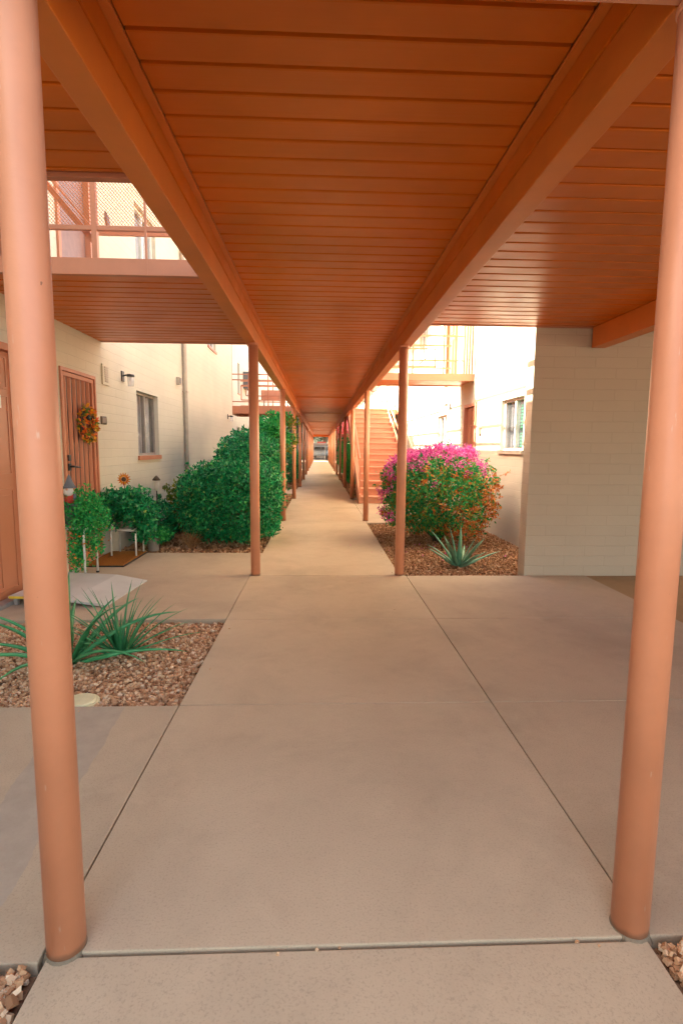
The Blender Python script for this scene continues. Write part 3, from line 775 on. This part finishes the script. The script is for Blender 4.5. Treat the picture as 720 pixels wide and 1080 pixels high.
# ------------------------------------------------------------ plants
# big clipped hedges, left
def roses(t, c, rad, n, rnd, seed, mat, size, zlo=None, hi=1.05):
    pts = lumpy((0, 0, c[2]), rad, n, rnd, seed, depth=.03, zmin=.1)
    V, Fc = [], []
    for p, nn in pts:
        for _ in range(6):
            a, b = leafset([(p+nn*.02, nn)], size, rnd, .5); i = len(V); V += a; Fc += [tuple(i+k for k in f) for f in b]
    return pydata('flower', V, Fc, mat, t)
HG = 'clipped green hedges left of the walkway'
bush('hedge', 'big rounded dark green hedge in the left gravel bed, nearest to the walkway corner', 'hedge', (-1.18, 7.38, .52), (.64, .78, .50), 21000, .052, 'leaf', 11, HG, power=3.7, lump=.15, depth=.28)
b2, rn = bush('hedge', 'taller dark green hedge rising behind the big rounded one', 'hedge', (-1.22, 9.45, .70), (.50, 1.15, .76), 17000, .060, 'leaf', 12, HG, power=3.4, lump=.2, depth=.3)
b3, rn = bush('rose_hedge', 'dark hedge with pale pink blooms beside the third left post', 'hedge', (-1.30, 12.2, .55), (.50, 1.3, .66), 12000, .065, 'leaf', 13, HG)
roses(b3, (0, 0, .55), (.56, 1.3, .66), 22, rn, 13, 'petal_pale', .06)
# tall oleander-like shrub
t = thing('tall_shrub', 'tall loose shrub with green and yellowing leaves behind the third left post', 'shrub', (-1.05, 11.2, 0))
rnd = random.Random(21); pts = []
for k in range(12):
    c = (rnd.uniform(-.28, .38), rnd.uniform(-.3, .5), rnd.uniform(1.25, 1.98)); pts += lumpy(c, (.20, .24, .17), 230, rnd, 30+k, power=2, depth=.8)
V, Fc = leafset(pts, .085, rnd); pydata('foliage', V, Fc, 'leaf_soft', t)
pts = []
for k in range(8):
    c = (rnd.uniform(.1, .5), rnd.uniform(.0, .8), rnd.uniform(1.05, 1.8)); pts += lumpy(c, (.15, .2, .16), 150, rnd, 60+k, power=2, depth=.8)
V, Fc = leafset(pts, .07, rnd); o = pydata('yellowing_foliage', V, Fc, 'leaf_olive', t)
bm = bmesh.new(); 
for k in range(7): tube(bm, [(0+rnd.uniform(-.05, .05), 0, -.04), (rnd.uniform(-.15, .2), rnd.uniform(-.1, .2), .9), (rnd.uniform(-.3, .4), rnd.uniform(-.2, .4), 1.7)], [.022, .015, .006], 6)
obj('trunk', bm, 'bark', t)
bush('hedge', 'far green hedge beside the sixth left post', 'hedge', (-1.3, 21, .5), (.5, 2.6, .75), 9000, .08, 'leaf', 14, HG)

# garden plants near the left wall
bush('shrub', 'low dark green shrub against the left wall beside the big hedge', 'shrub', (-2.14, 7.05, .25), (.24, .30, .28), 3000, .05, 'leaf', 15, lump=.3)
bush('shrub', 'bright leafy sprig plant with a yellow bloom leaning on the big hedge', 'shrub', (-2.05, 7.9, .40), (.16, .2, .30), 900, .06, 'leaf_olive', 16, lump=.4)
t = thing('dry_grass', 'tuft of dry orange twigs in front of the hedge', 'dry plant', (-1.60, 6.72, -.02)); rnd = random.Random(5); bm = bmesh.new()
for k in range(130):
    a = rnd.uniform(0, 6.28); q = rnd.uniform(.04, .19); h = rnd.uniform(.06, .24)
    p0 = Vector((rnd.uniform(-.04, .04), rnd.uniform(-.04, .04), 0)); p1 = Vector((math.cos(a)*q, math.sin(a)*q, h)); mid = (p0+p1)/2+Vector((0, 0, .03))
    tube(bm, [p0, mid, p1], [.003, .0022, .001], 3, False)
obj('twigs', bm, 'dry_grass', t)
t = thing('garden_lantern', 'slim lantern stake with pale glass among the plants by the left wall', 'garden lantern', (-2.08, 6.95, 0))
bm = bmesh.new(); tube(bm, [(0, 0, -.05), (0, 0, .68)], .007, 8); obj('stake', bm, 'black', t)
obj('glass', lathe(bmesh.new(), [(.022, .68), (.034, .70), (.034, .79), (.022, .81)], (0, 0, 0), 12), 'beard', t, True)
obj('cap', lathe(bmesh.new(), [(.05, .812), (.048, .825), (.02, .86), (.004, .875)], (0, 0, 0), 12), 'bark', t, True)

def pot(name, label, c, r, h, mat, group=None):
    t = thing(name, label, 'plant pot', c, group)
    obj('body', lathe(bmesh.new(), [(r*.72, 0), (r*.95, h*.85), (r*1.06, h*.86), (r*1.08, h), (r*.95, h), (r*.9, h*.9)], (0, 0, 0), 22), mat, t, False)
    return t
# stool with potted plant by the second door
def stool(name, label, c, w, d, h, r=.010, mat='white', top=True, taper=.0):
    t = thing(name, label, 'plant stand', c)
    for sx in (-1, 1):
        bm = bmesh.new()
        x = sx*w/2; tube(bm, [(x*(1+taper), -d/2*(1+taper), 0), (x, -d/2+.0, h-.03), (x, -d/2+.03, h), (x, d/2-.03, h), (x, d/2, h-.03), (x*(1+taper), d/2*(1+taper), 0)], r, 8)
        obj('leg_frame', bm, mat, t, True)
    for yy in (-d/2+.035, d/2-.035):
        bm = bmesh.new(); tube(bm, [(-w/2, yy, h), (w/2, yy, h)], r*.9, 8); obj('cross_rail', bm, mat, t, True)
    if top: obj('top', B(-w/2+.012, w/2-.012, -d/2+.02, d/2-.02, h+.0095, h+.02, bev=.003), mat, t)
    for sx in (-1, 1):
        for sy_ in (-1, 1):
            bm = bmesh.new(); tube(bm, [(sx*w/2*(1+taper), sy_*d/2*(1+taper), .001), (sx*w/2*(1+taper), sy_*d/2*(1+taper), .018)], r*1.5, 8); obj('foot', bm, 'black', t)
    return t
stool('plant_stool', 'white tubular stool holding a bushy plant right of the screen door', (-2.19, 6.16, 0), .27, .26, .30)
p = pot('plant_bowl', 'shallow grey brown bowl on the tubular stool', (-2.19, 6.16, .321), .13, .09, 'taupe')
bush_t = thing('potted_plant', 'bushy dark green plant spilling over the bowl on the tubular stool', 'plant', (-2.17, 6.16, .36))
rnd = random.Random(31); pts = lumpy((0, 0, .20), (.29, .26, .22), 4200, rnd, 31, power=2.2, depth=.7, lump=.4) + lumpy((.14, .05, .0), (.14, .2, .22), 1100, rnd, 32, power=2, depth=.7, lump=.4)
V, Fc = leafset(pts, .05, rnd); pydata('foliage', V, Fc, 'leaf', bush_t)
bm = bmesh.new(); branches(bm, (0, 0, .0), [(rnd.uniform(-.15, .15), rnd.uniform(-.15, .15), rnd.uniform(.1, .25)) for _ in range(8)], .006, rnd, 5); obj('stem', bm, 'bark', bush_t)
t = thing('flower_ornament', 'orange metal sunflower ornament rising from the plant on the tubular stool', 'garden ornament', (-2.215, 6.20, .5))
bm = bmesh.new(); tube(bm, [(0, 0, 0), (0, 0, .37)], .004, 6); obj('stick', bm, 'bark', t)
V, Fc = [], []
for k in range(15):
    a = k/15*2*math.pi; d = Vector((math.cos(a), 0, math.sin(a))); s = Vector((-math.sin(a), 0, math.cos(a))); i = len(V); c = Vector((0, -.01, .37))
    V += [c+d*.018, c+d*.045+s*.011+Vector((0, -.006, 0)), c+d*.082+Vector((0, .004, 0)), c+d*.045-s*.011+Vector((0, -.006, 0))]; Fc += [(i, i+1, i+2, i+3)]
pydata('petals', V, Fc, 'petal_orange', t)
o = obj('disc', lathe(bmesh.new(), [(.005, 0), (.026, .004), (.024, .014), (.006, .02)], (0, 0, 0), 14), 'bark', t); o.rotation_euler[0] = R(90); o.location = (0, -.008, .37)
p = pot('plant_pot', 'small taupe pot standing on the gravel edge right of the tubular stool', (-2.02, 6.55, -.02), .085, .17, 'taupe')
t = thing('potted_plant', 'thin sprig growing in the small taupe ground pot', 'plant', (-2.02, 6.55, .13)); rnd = random.Random(33)
pts = lumpy((.05, 0, .05), (.16, .12, .09), 500, rnd, 3, power=2, depth=.8, lump=.4); V, Fc = leafset(pts, .05, rnd); pydata('foliage', V, Fc, 'leaf_soft', t)
bm = bmesh.new(); tube(bm, [(-.03, 0, 0), (-.035, 0, .3)], .004, 5); obj('stem', bm, 'dry_grass', t)

# stand with trailing plant by the screen door
t = stool('plant_stand', 'white legged plant stand in front of the screen door, nearest the front left post', (-2.32, 5.17, 0), .26, .28, .47, .011)
p = pot('plant_pot', 'dark grey pot on the white legged stand', (-2.31, 5.14, .491), .12, .22, 'grey_pot')
t = thing('trailing_plant', 'bright green trailing plant with orange blooms over the white legged stand', 'plant', (-2.20, 5.12, .5)); rnd = random.Random(41)
pts = lumpy((.0, 0, .10), (.21, .20, .25), 3300, rnd, 41, power=2.1, depth=.7, lump=.35) + lumpy((-.06, -.05, -.25), (.09, .12, .22), 700, rnd, 42, power=2, depth=.9, lump=.5) + lumpy((.09, -.02, -.18), (.06, .1, .12), 250, rnd, 43, power=2, depth=.9)
pts += lumpy((-.14, -.03, .27), (.07, .08, .10), 250, rnd, 47, power=2, depth=.9)
V, Fc = leafset(pts, .036, rnd); pydata('foliage', V, Fc, 'leaf_soft', t)
pts = lumpy((-.06, -.06, -.22), (.11, .12, .2), 60, rnd, 44, power=2, depth=.2) + lumpy((.06, -.02, .02), (.2, .2, .25), 40, rnd, 45, power=2, depth=.1)
V, Fc = leafset(pts, .03, rnd); pydata('flowers', V, Fc, 'petal_orange', t)
bm = bmesh.new(); branches(bm, (-.08, 0, .15), [(rnd.uniform(-.15, .15), rnd.uniform(-.15, .1), rnd.uniform(-.35, .25)) for _ in range(9)], .005, rnd, 5); obj('stem', bm, 'bark', t)
# gnome
t = thing('garden_gnome', 'small garden gnome with grey hat and white beard in the dark grey pot', 'gnome', (-2.31, 5.06, .70))
def ell(bm, c, r, n=14, ns=1.0):
    bmesh.ops.create_uvsphere(bm, u_segments=n, v_segments=n//2+2, radius=1, matrix=Matrix.Translation(c) @ Matrix.Diagonal((r[0], r[1], r[2], 1))); return bm
bm = ell(bmesh.new(), (0, 0, .06), (.05, .045, .065)); obj('body', bm, 'red', t, True)
bm = ell(bmesh.new(), (0, -.022, .125), (.046, .035, .05)); obj('beard', bm, 'beard', t, True)
bm = ell(bmesh.new(), (0, -.055, .145), (.012, .012, .011)); obj('nose', bm, 'skin', t, True)
obj('hat', lathe(bmesh.new(), [(.062, .155), (.05, .17), (.036, .20), (.02, .24), (.004, .28)], (0, 0, 0), 16), 'grey_cloth', t, True)
for s in (-1, 1):
    bm = ell(bmesh.new(), (s*.05, -.01, .07), (.016, .018, .04)); obj('arm', bm, 'grey_cloth', t, True)

# doormat and ramp
t = thing('doormat', 'brown coir doormat on the paving before the screen door', 'doormat', (-2.23, 5.93, .001))
t.rotation_euler[2] = 0
obj('pile', B(-.20, .20, -.38, .38, .002, .02, bev=.004), 'coir', t); obj('border', B(-.215, .215, -.395, .395, 0, .012, bev=.003), 'tyre', t)
t = thing('threshold_ramp', 'grey metal threshold ramp with a yellow strip before the six panel door', 'ramp', (-2.42, 4.6, 0), rz=R(-4))
bm = bmesh.new(); v = [bm.verts.new(p) for p in ((.03, -.42, .075), (.52, -.42, .06), (.80, -.42, .012), (.03, .40, .075), (.52, .40, .06), (.80, .40, .012), (.03, -.42, .06), (.52, -.42, .035), (.80, -.42, .002), (.03, .40, .06), (.52, .40, .035), (.80, .40, .002))]
for q in ((0, 1, 4, 3), (1, 2, 5, 4), (6, 9, 10, 7), (7, 10, 11, 8), (0, 6, 7, 1), (1, 7, 8, 2), (3, 4, 10, 9), (4, 5, 11, 10), (0, 3, 9, 6), (2, 8, 11, 5)): bm.faces.new([v[i] for i in q])
obj('plate', bm, 'ramp', t)
obj('safety_strip', B(.04, .26, -.428, -.4205, .058, .076), 'yellow', t)
for yy in (-.40, .37):
    obj('leg', B(.06, .09, yy, yy+.03, .001, .059), 'aluminium', t); obj('leg', B(.48, .51, yy, yy+.03, .001, .036), 'aluminium', t)

# wreath
t = thing('wreath', 'round autumn wreath of orange and red leaves hanging on the screen door', 'wreath', (WL+.04, 5.765, 1.47)); rnd = random.Random(51)
pts = []
for k in range(520):
    a = rnd.uniform(0, 6.28); q = rnd.uniform(0, 6.28); rr_ = .046*rnd.random()**.5
    n_ = Vector((math.sin(q), math.cos(a)*math.cos(q), math.sin(a)*math.cos(q)))
    pts.append((Vector((max(-.012, math.sin(q)*rr_*.6), math.cos(a)*(.145+rr_*math.cos(q)), math.sin(a)*(.145+rr_*math.cos(q)))), (n_+Vector((.6, 0, 0))).normalized()))
V, Fc = leafset(pts, .052, rnd, .5); pydata('leaves', V, Fc, 'wreath', t)
bm = bmesh.new(); tube(bm, [(0, math.cos(k/24*6.2832)*.145, math.sin(k/24*6.2832)*.145) for k in range(25)], .022, 8); obj('ring', bm, 'bark', t)
bm = bmesh.new(); ell(bm, (.05, -.10, .06), (.02, .03, .03)); obj('flower_centre', bm, 'tyre', t, True)

# agaves / aloes: arching tapering blades
def blade(bm, p0, az, L, w, droop, rise, rnd, n=9, thick=.25, spine=False):
    d = Vector((math.cos(az), math.sin(az), 0)); s = Vector((-math.sin(az), math.cos(az), 0))
    rows = []; p = Vector(p0); ang = rise; st_ = L/n
    bend = rnd.uniform(-.25, .25)
    for i in range(n+1):
        t_ = i/n
        ww = w*(.75 + .5*t_ - .0) * (1 - t_)**.75 if t_ > .35 else w*(.65+.75*t_)
        ww = max(ww, w*.02)
        dir_ = (d*math.cos(ang) + Vector((0, 0, 1))*math.sin(ang)).normalized(); nrm = s.cross(dir_)*-1
        nrm = dir_.cross(s)*-1
        rows.append([bm.verts.new(q) for q in (p + s*ww*.5 + nrm*ww*thick*.8, p - nrm*ww*thick*.1, p - s*ww*.5 + nrm*ww*thick*.8, p - nrm*ww*thick*.9)])
        p = p + dir_*st_; ang -= droop/n * (0.4+1.2*t_); az2 = bend/n; d = (d + s*az2).normalized(); s = Vector((-d.y, d.x, 0))
    for a, b in zip(rows, rows[1:]):
        for k in range(4): bm.faces.new((a[k], b[k], b[(k+1) % 4], a[(k+1) % 4]))
    bm.faces.new(rows[0]); 
    return bm
def rosette(name, label, c, n, L, w, droop, rises, mat, seed, azs=None, cat='agave'):
    t = thing(name, label, cat, c); rnd = random.Random(seed)
    ms = []
    for k in range(n):
        az = (azs[k] if azs and k < len(azs) else k*2.39996+rnd.uniform(-.3, .3)); ri = rises[0]+(rises[1]-rises[0])*(k/n) + rnd.uniform(-.1, .1)
        bm = bmesh.new(); blade(bm, (math.cos(az)*.015, math.sin(az)*.015, 0), az, L*rnd.uniform(.75, 1.1), w*rnd.uniform(.8, 1.1), droop*rnd.uniform(.5, 1.3), ri, rnd)
        o = obj('leaf', bm, mat, t, True)
    return t
rosette('agave', 'pale grey green agave with broad pointed blades in the right gravel bed', (1.51, 5.68, -.035), 16, .47, .075, .35, (.45, 1.45), 'agave_pale', 61)
rosette('aloe', 'clump of narrow upright dark green aloe blades in the left gravel bed', (-1.22, 3.24, -.04), 44, .46, .023, .55, (.40, 1.5), 'agave', 62)
rosette('agave', 'sprawling agave with long arching blades behind the front left post', (-1.48, 3.10, -.04), 15, .66, .062, 1.15, (.35, 1.15), 'agave', 63)

t = thing('valve_cover', 'cream round irrigation valve lid at the edge of the left gravel', 'valve cover', (-1.18, 2.585, -.045))
obj('lid', lathe(bmesh.new(), [(.075, 0), (.075, .035), (.068, .042), (.02, .044)], (0, 0, 0), 28), 'lid', t, False)
bm = bmesh.new(); lathe(bm, [(.079, 0), (.088, .0), (.088, .03), (.079, .03)], (0, 0, 0), 28); obj('rim', bm, 'lid', t)

# bougainvillea right
t = thing('bougainvillea', 'big bougainvillea bush with magenta top and dry orange leaves, right bed', 'flowering bush', (1.60, 7.25, 0)); rnd = random.Random(71)
def dryz(p):
    b_ = noise.noise(p*6.5) + .5*noise.noise(p*15)
    side = (p.x-.05)*.9 - (p.z-.45)*.75
    return b_ > .27 - max(-.10, min(.60, side*1.25))
allp = lumpy((0, 0, .63), (.72, .74, .54), 19000, rnd, 71, power=2.7, depth=.35, lump=.22, zmin=.08)
green = [q for q in allp if not dryz(q[0])]; dry = [q for q in allp if dryz(q[0])]
green = [q for q in green if not (q[0].z > 1.13 and rnd.random() < .8)]
dry = [q for q in dry if rnd.random() < .7 and q[0].z < 1.12]
V, Fc = merged(leafset(green, .05, rnd), sprigs(green, 45, .20, .045, rnd)); pydata('foliage', V, Fc, 'leaf_mix', t)
V, Fc = merged(leafset(dry, .05, rnd), sprigs(dry, 30, .16, .045, rnd, .9)); pydata('dry_foliage', V, Fc, 'leaf_dry', t)
pts = []
for k in range(105):
    a = rnd.uniform(0, 6.28); q = rnd.random()**.5
    c = Vector((math.cos(a)*q*.66, math.sin(a)*q*.66, 0)); c.z = 1.03 + .20*(1-q**3) + .03*math.sin(c.x*7+1) + rnd.uniform(-.05, .04) - max(0, c.x-.25)*.22
    pts += lumpy(c, (.095, .095, .05), int(rnd.uniform(20, 70)*(.45 if c.y < -.3 else 1)), rnd, 80+k, power=2, depth=.8)
for k in range(8):   # stray clusters further down
    d = rvec(rnd); c = Vector((d.x*.68, -abs(d.y)*.7, rnd.uniform(.75, 1.05))); pts += lumpy(c, (.05, .05, .04), 14, rnd, 400+k, power=2, depth=.8)
for k in range(16):   # cascade on the left side
    c = Vector((-.70+rnd.uniform(-.06, .05), rnd.uniform(-.35, .3), rnd.uniform(.35, 1.1)**1.0)); pts += lumpy(c, (.05, .09, .08), 45, rnd, 200+k, power=2, depth=.7)
for k in range(5):
    c = Vector((.50+rnd.uniform(-.08, .08), rnd.uniform(-.1, .3), 1.20+rnd.uniform(-.05, .05))); pts += lumpy(c, (.10, .10, .08), 90, rnd, 230+k, power=2, depth=.7)
V, Fc = leafset(pts, .042, rnd); pydata('bracts', V, Fc, 'bract', t)
pet = [(Vector((rnd.gauss(-.1, .5), rnd.gauss(-.75, .25), -.012)), Vector((0, 0, 1))) for _ in range(70)]
V, Fc = leafset(pet, .03, rnd, .3); stuff(tag(pydata('fallen_petals', [v+Vector((1.60, 7.25, 0)) for v in V], Fc, 'bract'), 'fallen magenta and pink petals scattered on the gravel below the bougainvillea', 'petals'))
bm = bmesh.new(); branches(bm, (0, 0, -.04), [(rnd.uniform(-.6, .6), rnd.uniform(-.6, .5), rnd.uniform(.5, 1.2)) for _ in range(30)], .016, rnd); obj('branch', bm, 'bark', t)
# far bougainvillea
t = thing('bougainvillea', 'far bougainvillea with red pink blooms behind the stairs, between the right posts', 'flowering bush', (1.35, 24.4, 0)); rnd = random.Random(81)
pts = lumpy((0, 0, 1.0), (.5, 1.3, 1.0), 7000, rnd, 81, zmin=.1); V, Fc = leafset(pts, .10, rnd); pydata('foliage', V, Fc, 'leaf_soft', t)
pts = lumpy((0, -.2, 2.0), (.55, 1.3, .5), 3000, rnd, 82, depth=.5, lump=.3); V, Fc = leafset(pts, .09, rnd); pydata('bracts', V, Fc, 'bract_red', t)
bm = bmesh.new(); branches(bm, (0, 0, -.04), [(rnd.uniform(-.4, .4), rnd.uniform(-.6, .5), rnd.uniform(1, 2)) for _ in range(10)], .03, rnd); obj('trunk', bm, 'bark', t)
bush('shrub', 'small green shrub behind the foot of the stairs on the right', 'shrub', (1.35, 19.5, .4), (.4, .8, .5), 3500, .08, 'leaf_soft', 83)

# ------------------------------------------------------------ far end of the walkway
M['road'] = concrete('street_asphalt', (.06, .057, .055))
struct(obj('street', B(-60, 60, 55, 69, -.068, -.05), 'road'))
t = thing('gate', 'weathered metal gate frame at the far end of the walkway', 'gate', (-.1, 53, 0))
bm = bmesh.new(); 
for x in (-.62, .62): box(bm, x-.04, x+.04, -.04, .04, -.06, 1.62)
box(bm, -.66, .66, -.04, .04, 1.62, 1.70); obj('frame', bm, 'gate', t)
bm = bmesh.new()
for i in range(9): box(bm, -.5+i*.125-.008, -.5+i*.125+.008, -.01, .01, .05, 1.55)
for z in (.06, .8, 1.5): box(bm, -.57, .57, -.012, .012, z, z+.04)
obj('bars', bm, 'gate', t)
def car(label, c, rz):
    t = thing('parked_car', label, 'car', c, rz=rz)
    prof = [(-2.1, .35), (-2.15, .75), (-1.95, .95), (-1.15, 1.02), (-.6, 1.42), (.75, 1.45), (1.45, 1.02), (2.0, .92), (2.1, .6), (2.05, .32)]
    bm = bmesh.new(); a = [bm.verts.new((x, -.85, z)) for x, z in prof]; b = [bm.verts.new((x, .85, z)) for x, z in prof]
    bm.faces.new(a); bm.faces.new(b[::-1])
    for i in range(len(prof)): bm.faces.new((a[i], b[i], b[(i+1) % len(prof)], a[(i+1) % len(prof)]))
    bmesh.ops.bevel(bm, geom=bm.edges[:], offset=.06, segments=2, affect='EDGES'); bmesh.ops.recalc_face_normals(bm, faces=bm.faces)
    obj('body', bm, 'car', t, True)
    for s in (-1, 1):
        bm = bmesh.new(); v = [bm.verts.new((x, s*.856, z)) for x, z in ((-1.0, 1.0), (-.55, 1.36), (.68, 1.38), (1.2, 1.0))]; bm.faces.new(v); obj('side_window', bm, 'tyre', t)
    bm = bmesh.new(); v = [bm.verts.new(p) for p in ((-1.17, -.7, 1.06), (-1.17, .7, 1.06), (-.68, .66, 1.40), (-.68, -.66, 1.40))]; bm.faces.new(v); obj('windscreen', bm, 'tyre', t)
    for x in (-1.35, 1.3):
        for s in (-1, 1):
            bm = bmesh.new(); tube(bm, [(x, s*.72, .32), (x, s*.88, .32)], .32, 20); w__ = obj('wheel', bm, 'tyre', t)
            bm = bmesh.new(); tube(bm, [(x, s*.875, .32), (x, s*.89, .32)], .19, 14); obj('rim', bm, 'aluminium', w__)
    return t
car('white car parked beyond the gate at the far end of the walkway', (.1, 66, -.05), R(84))
t = thing('street_sign', 'small red sign above the far gate', 'sign', (.15, 57, 0))
bm = bmesh.new(); tube(bm, [(0, 0, -.07), (0, 0, 1.7)], .03, 8); obj('pole', bm, 'gate', t); obj('panel', B(-.45, .45, -.04, -.031, 1.62, 1.86), 'red', t)
def tree(label, c, h, r, seed, mat='leaf_olive'):
    t = thing('tree', label, 'tree', c, 'trees beyond the far gate'); rnd = random.Random(seed)
    bm = bmesh.new(); tube(bm, [(0, 0, -.1), (.1, 0, h*.4), (.0, .1, h*.7)], [.22, .16, .08], 8)
    pts = []
    for k in range(9):
        c_ = Vector((rnd.uniform(-r, r)*.7, rnd.uniform(-r, r)*.7, h*rnd.uniform(.45, .95))); tube(bm, [(0, 0, h*.4), c_], [.09, .03], 6)
        pts += lumpy(c_, (r*.5, r*.5, r*.38), 500, rnd, seed+k, power=2, depth=.7)
    obj('trunk', bm, 'bark', t); V, Fc = leafset(pts, .28, rnd); pydata('crown', V, Fc, mat, t)
M['leaf_grey'] = isl('grey_green_leaf', [(0, (.025, .045, .03)), (.5, (.05, .08, .055)), (1, (.09, .12, .085))], .6, .3)
tree('tall grey green tree behind the car, left of the gate opening', (-3.2, 74, 0), 6.5, 2.4, 91, 'leaf_grey')
tree('broad grey green tree behind the gate opening, middle', (.8, 84, 0), 5.5, 2.8, 92, 'leaf_grey')
tree('grey green tree behind the gate opening, furthest right', (5, 78, 0), 6.2, 2.6, 93, 'leaf_grey')
fl = thing('boundary_wall', 'low tan block wall across the street beyond the gate', 'wall', (0, 70, 0)); obj('wall', B(-40, 40, 0, .2, -.1, 1.7), 'gate', fl); obj('coping', B(-40, 40, -.03, .23, 1.701, 1.77), 'stucco_far', fl)

tree('small leaning grey green tree just beyond the gate on the left', (-2.6, 56.5, 0), 4.6, 1.7, 95, 'leaf_grey')
tree('small bushy grey green tree just beyond the gate on the right', (2.4, 57.2, 0), 4.4, 1.6, 96, 'leaf_grey')
stones('grit', [(XL-.03, XL+.07, 2.5, 3.84), (-2.4, XL, 2.44, 2.53), (.80, 1.9, 5.10, 5.18), (.72, .80, 5.2, 8.9), (-2.2, XL, 6.25, 6.32), (-.6, .84, 1.195, 1.225)], 420, .008, 'stones', 9, z=-.031)

t = thing('added_shade_roof', 'added open metal roof shading the car beyond the far gate', 'added_shade_roof', (0, 63, 0))  # added roof, put in to shade the street and car beyond the gate
obj('roof', B(-14, 8, -4.5, 6, 2.75, 2.9), 'gate', t)
for x in (-13.5, -7, 7.5):
    for yy in (-4.2, 5.7): obj('post', B(x-.06, x+.06, yy-.06, yy+.06, -.06, 2.749), 'gate', t)
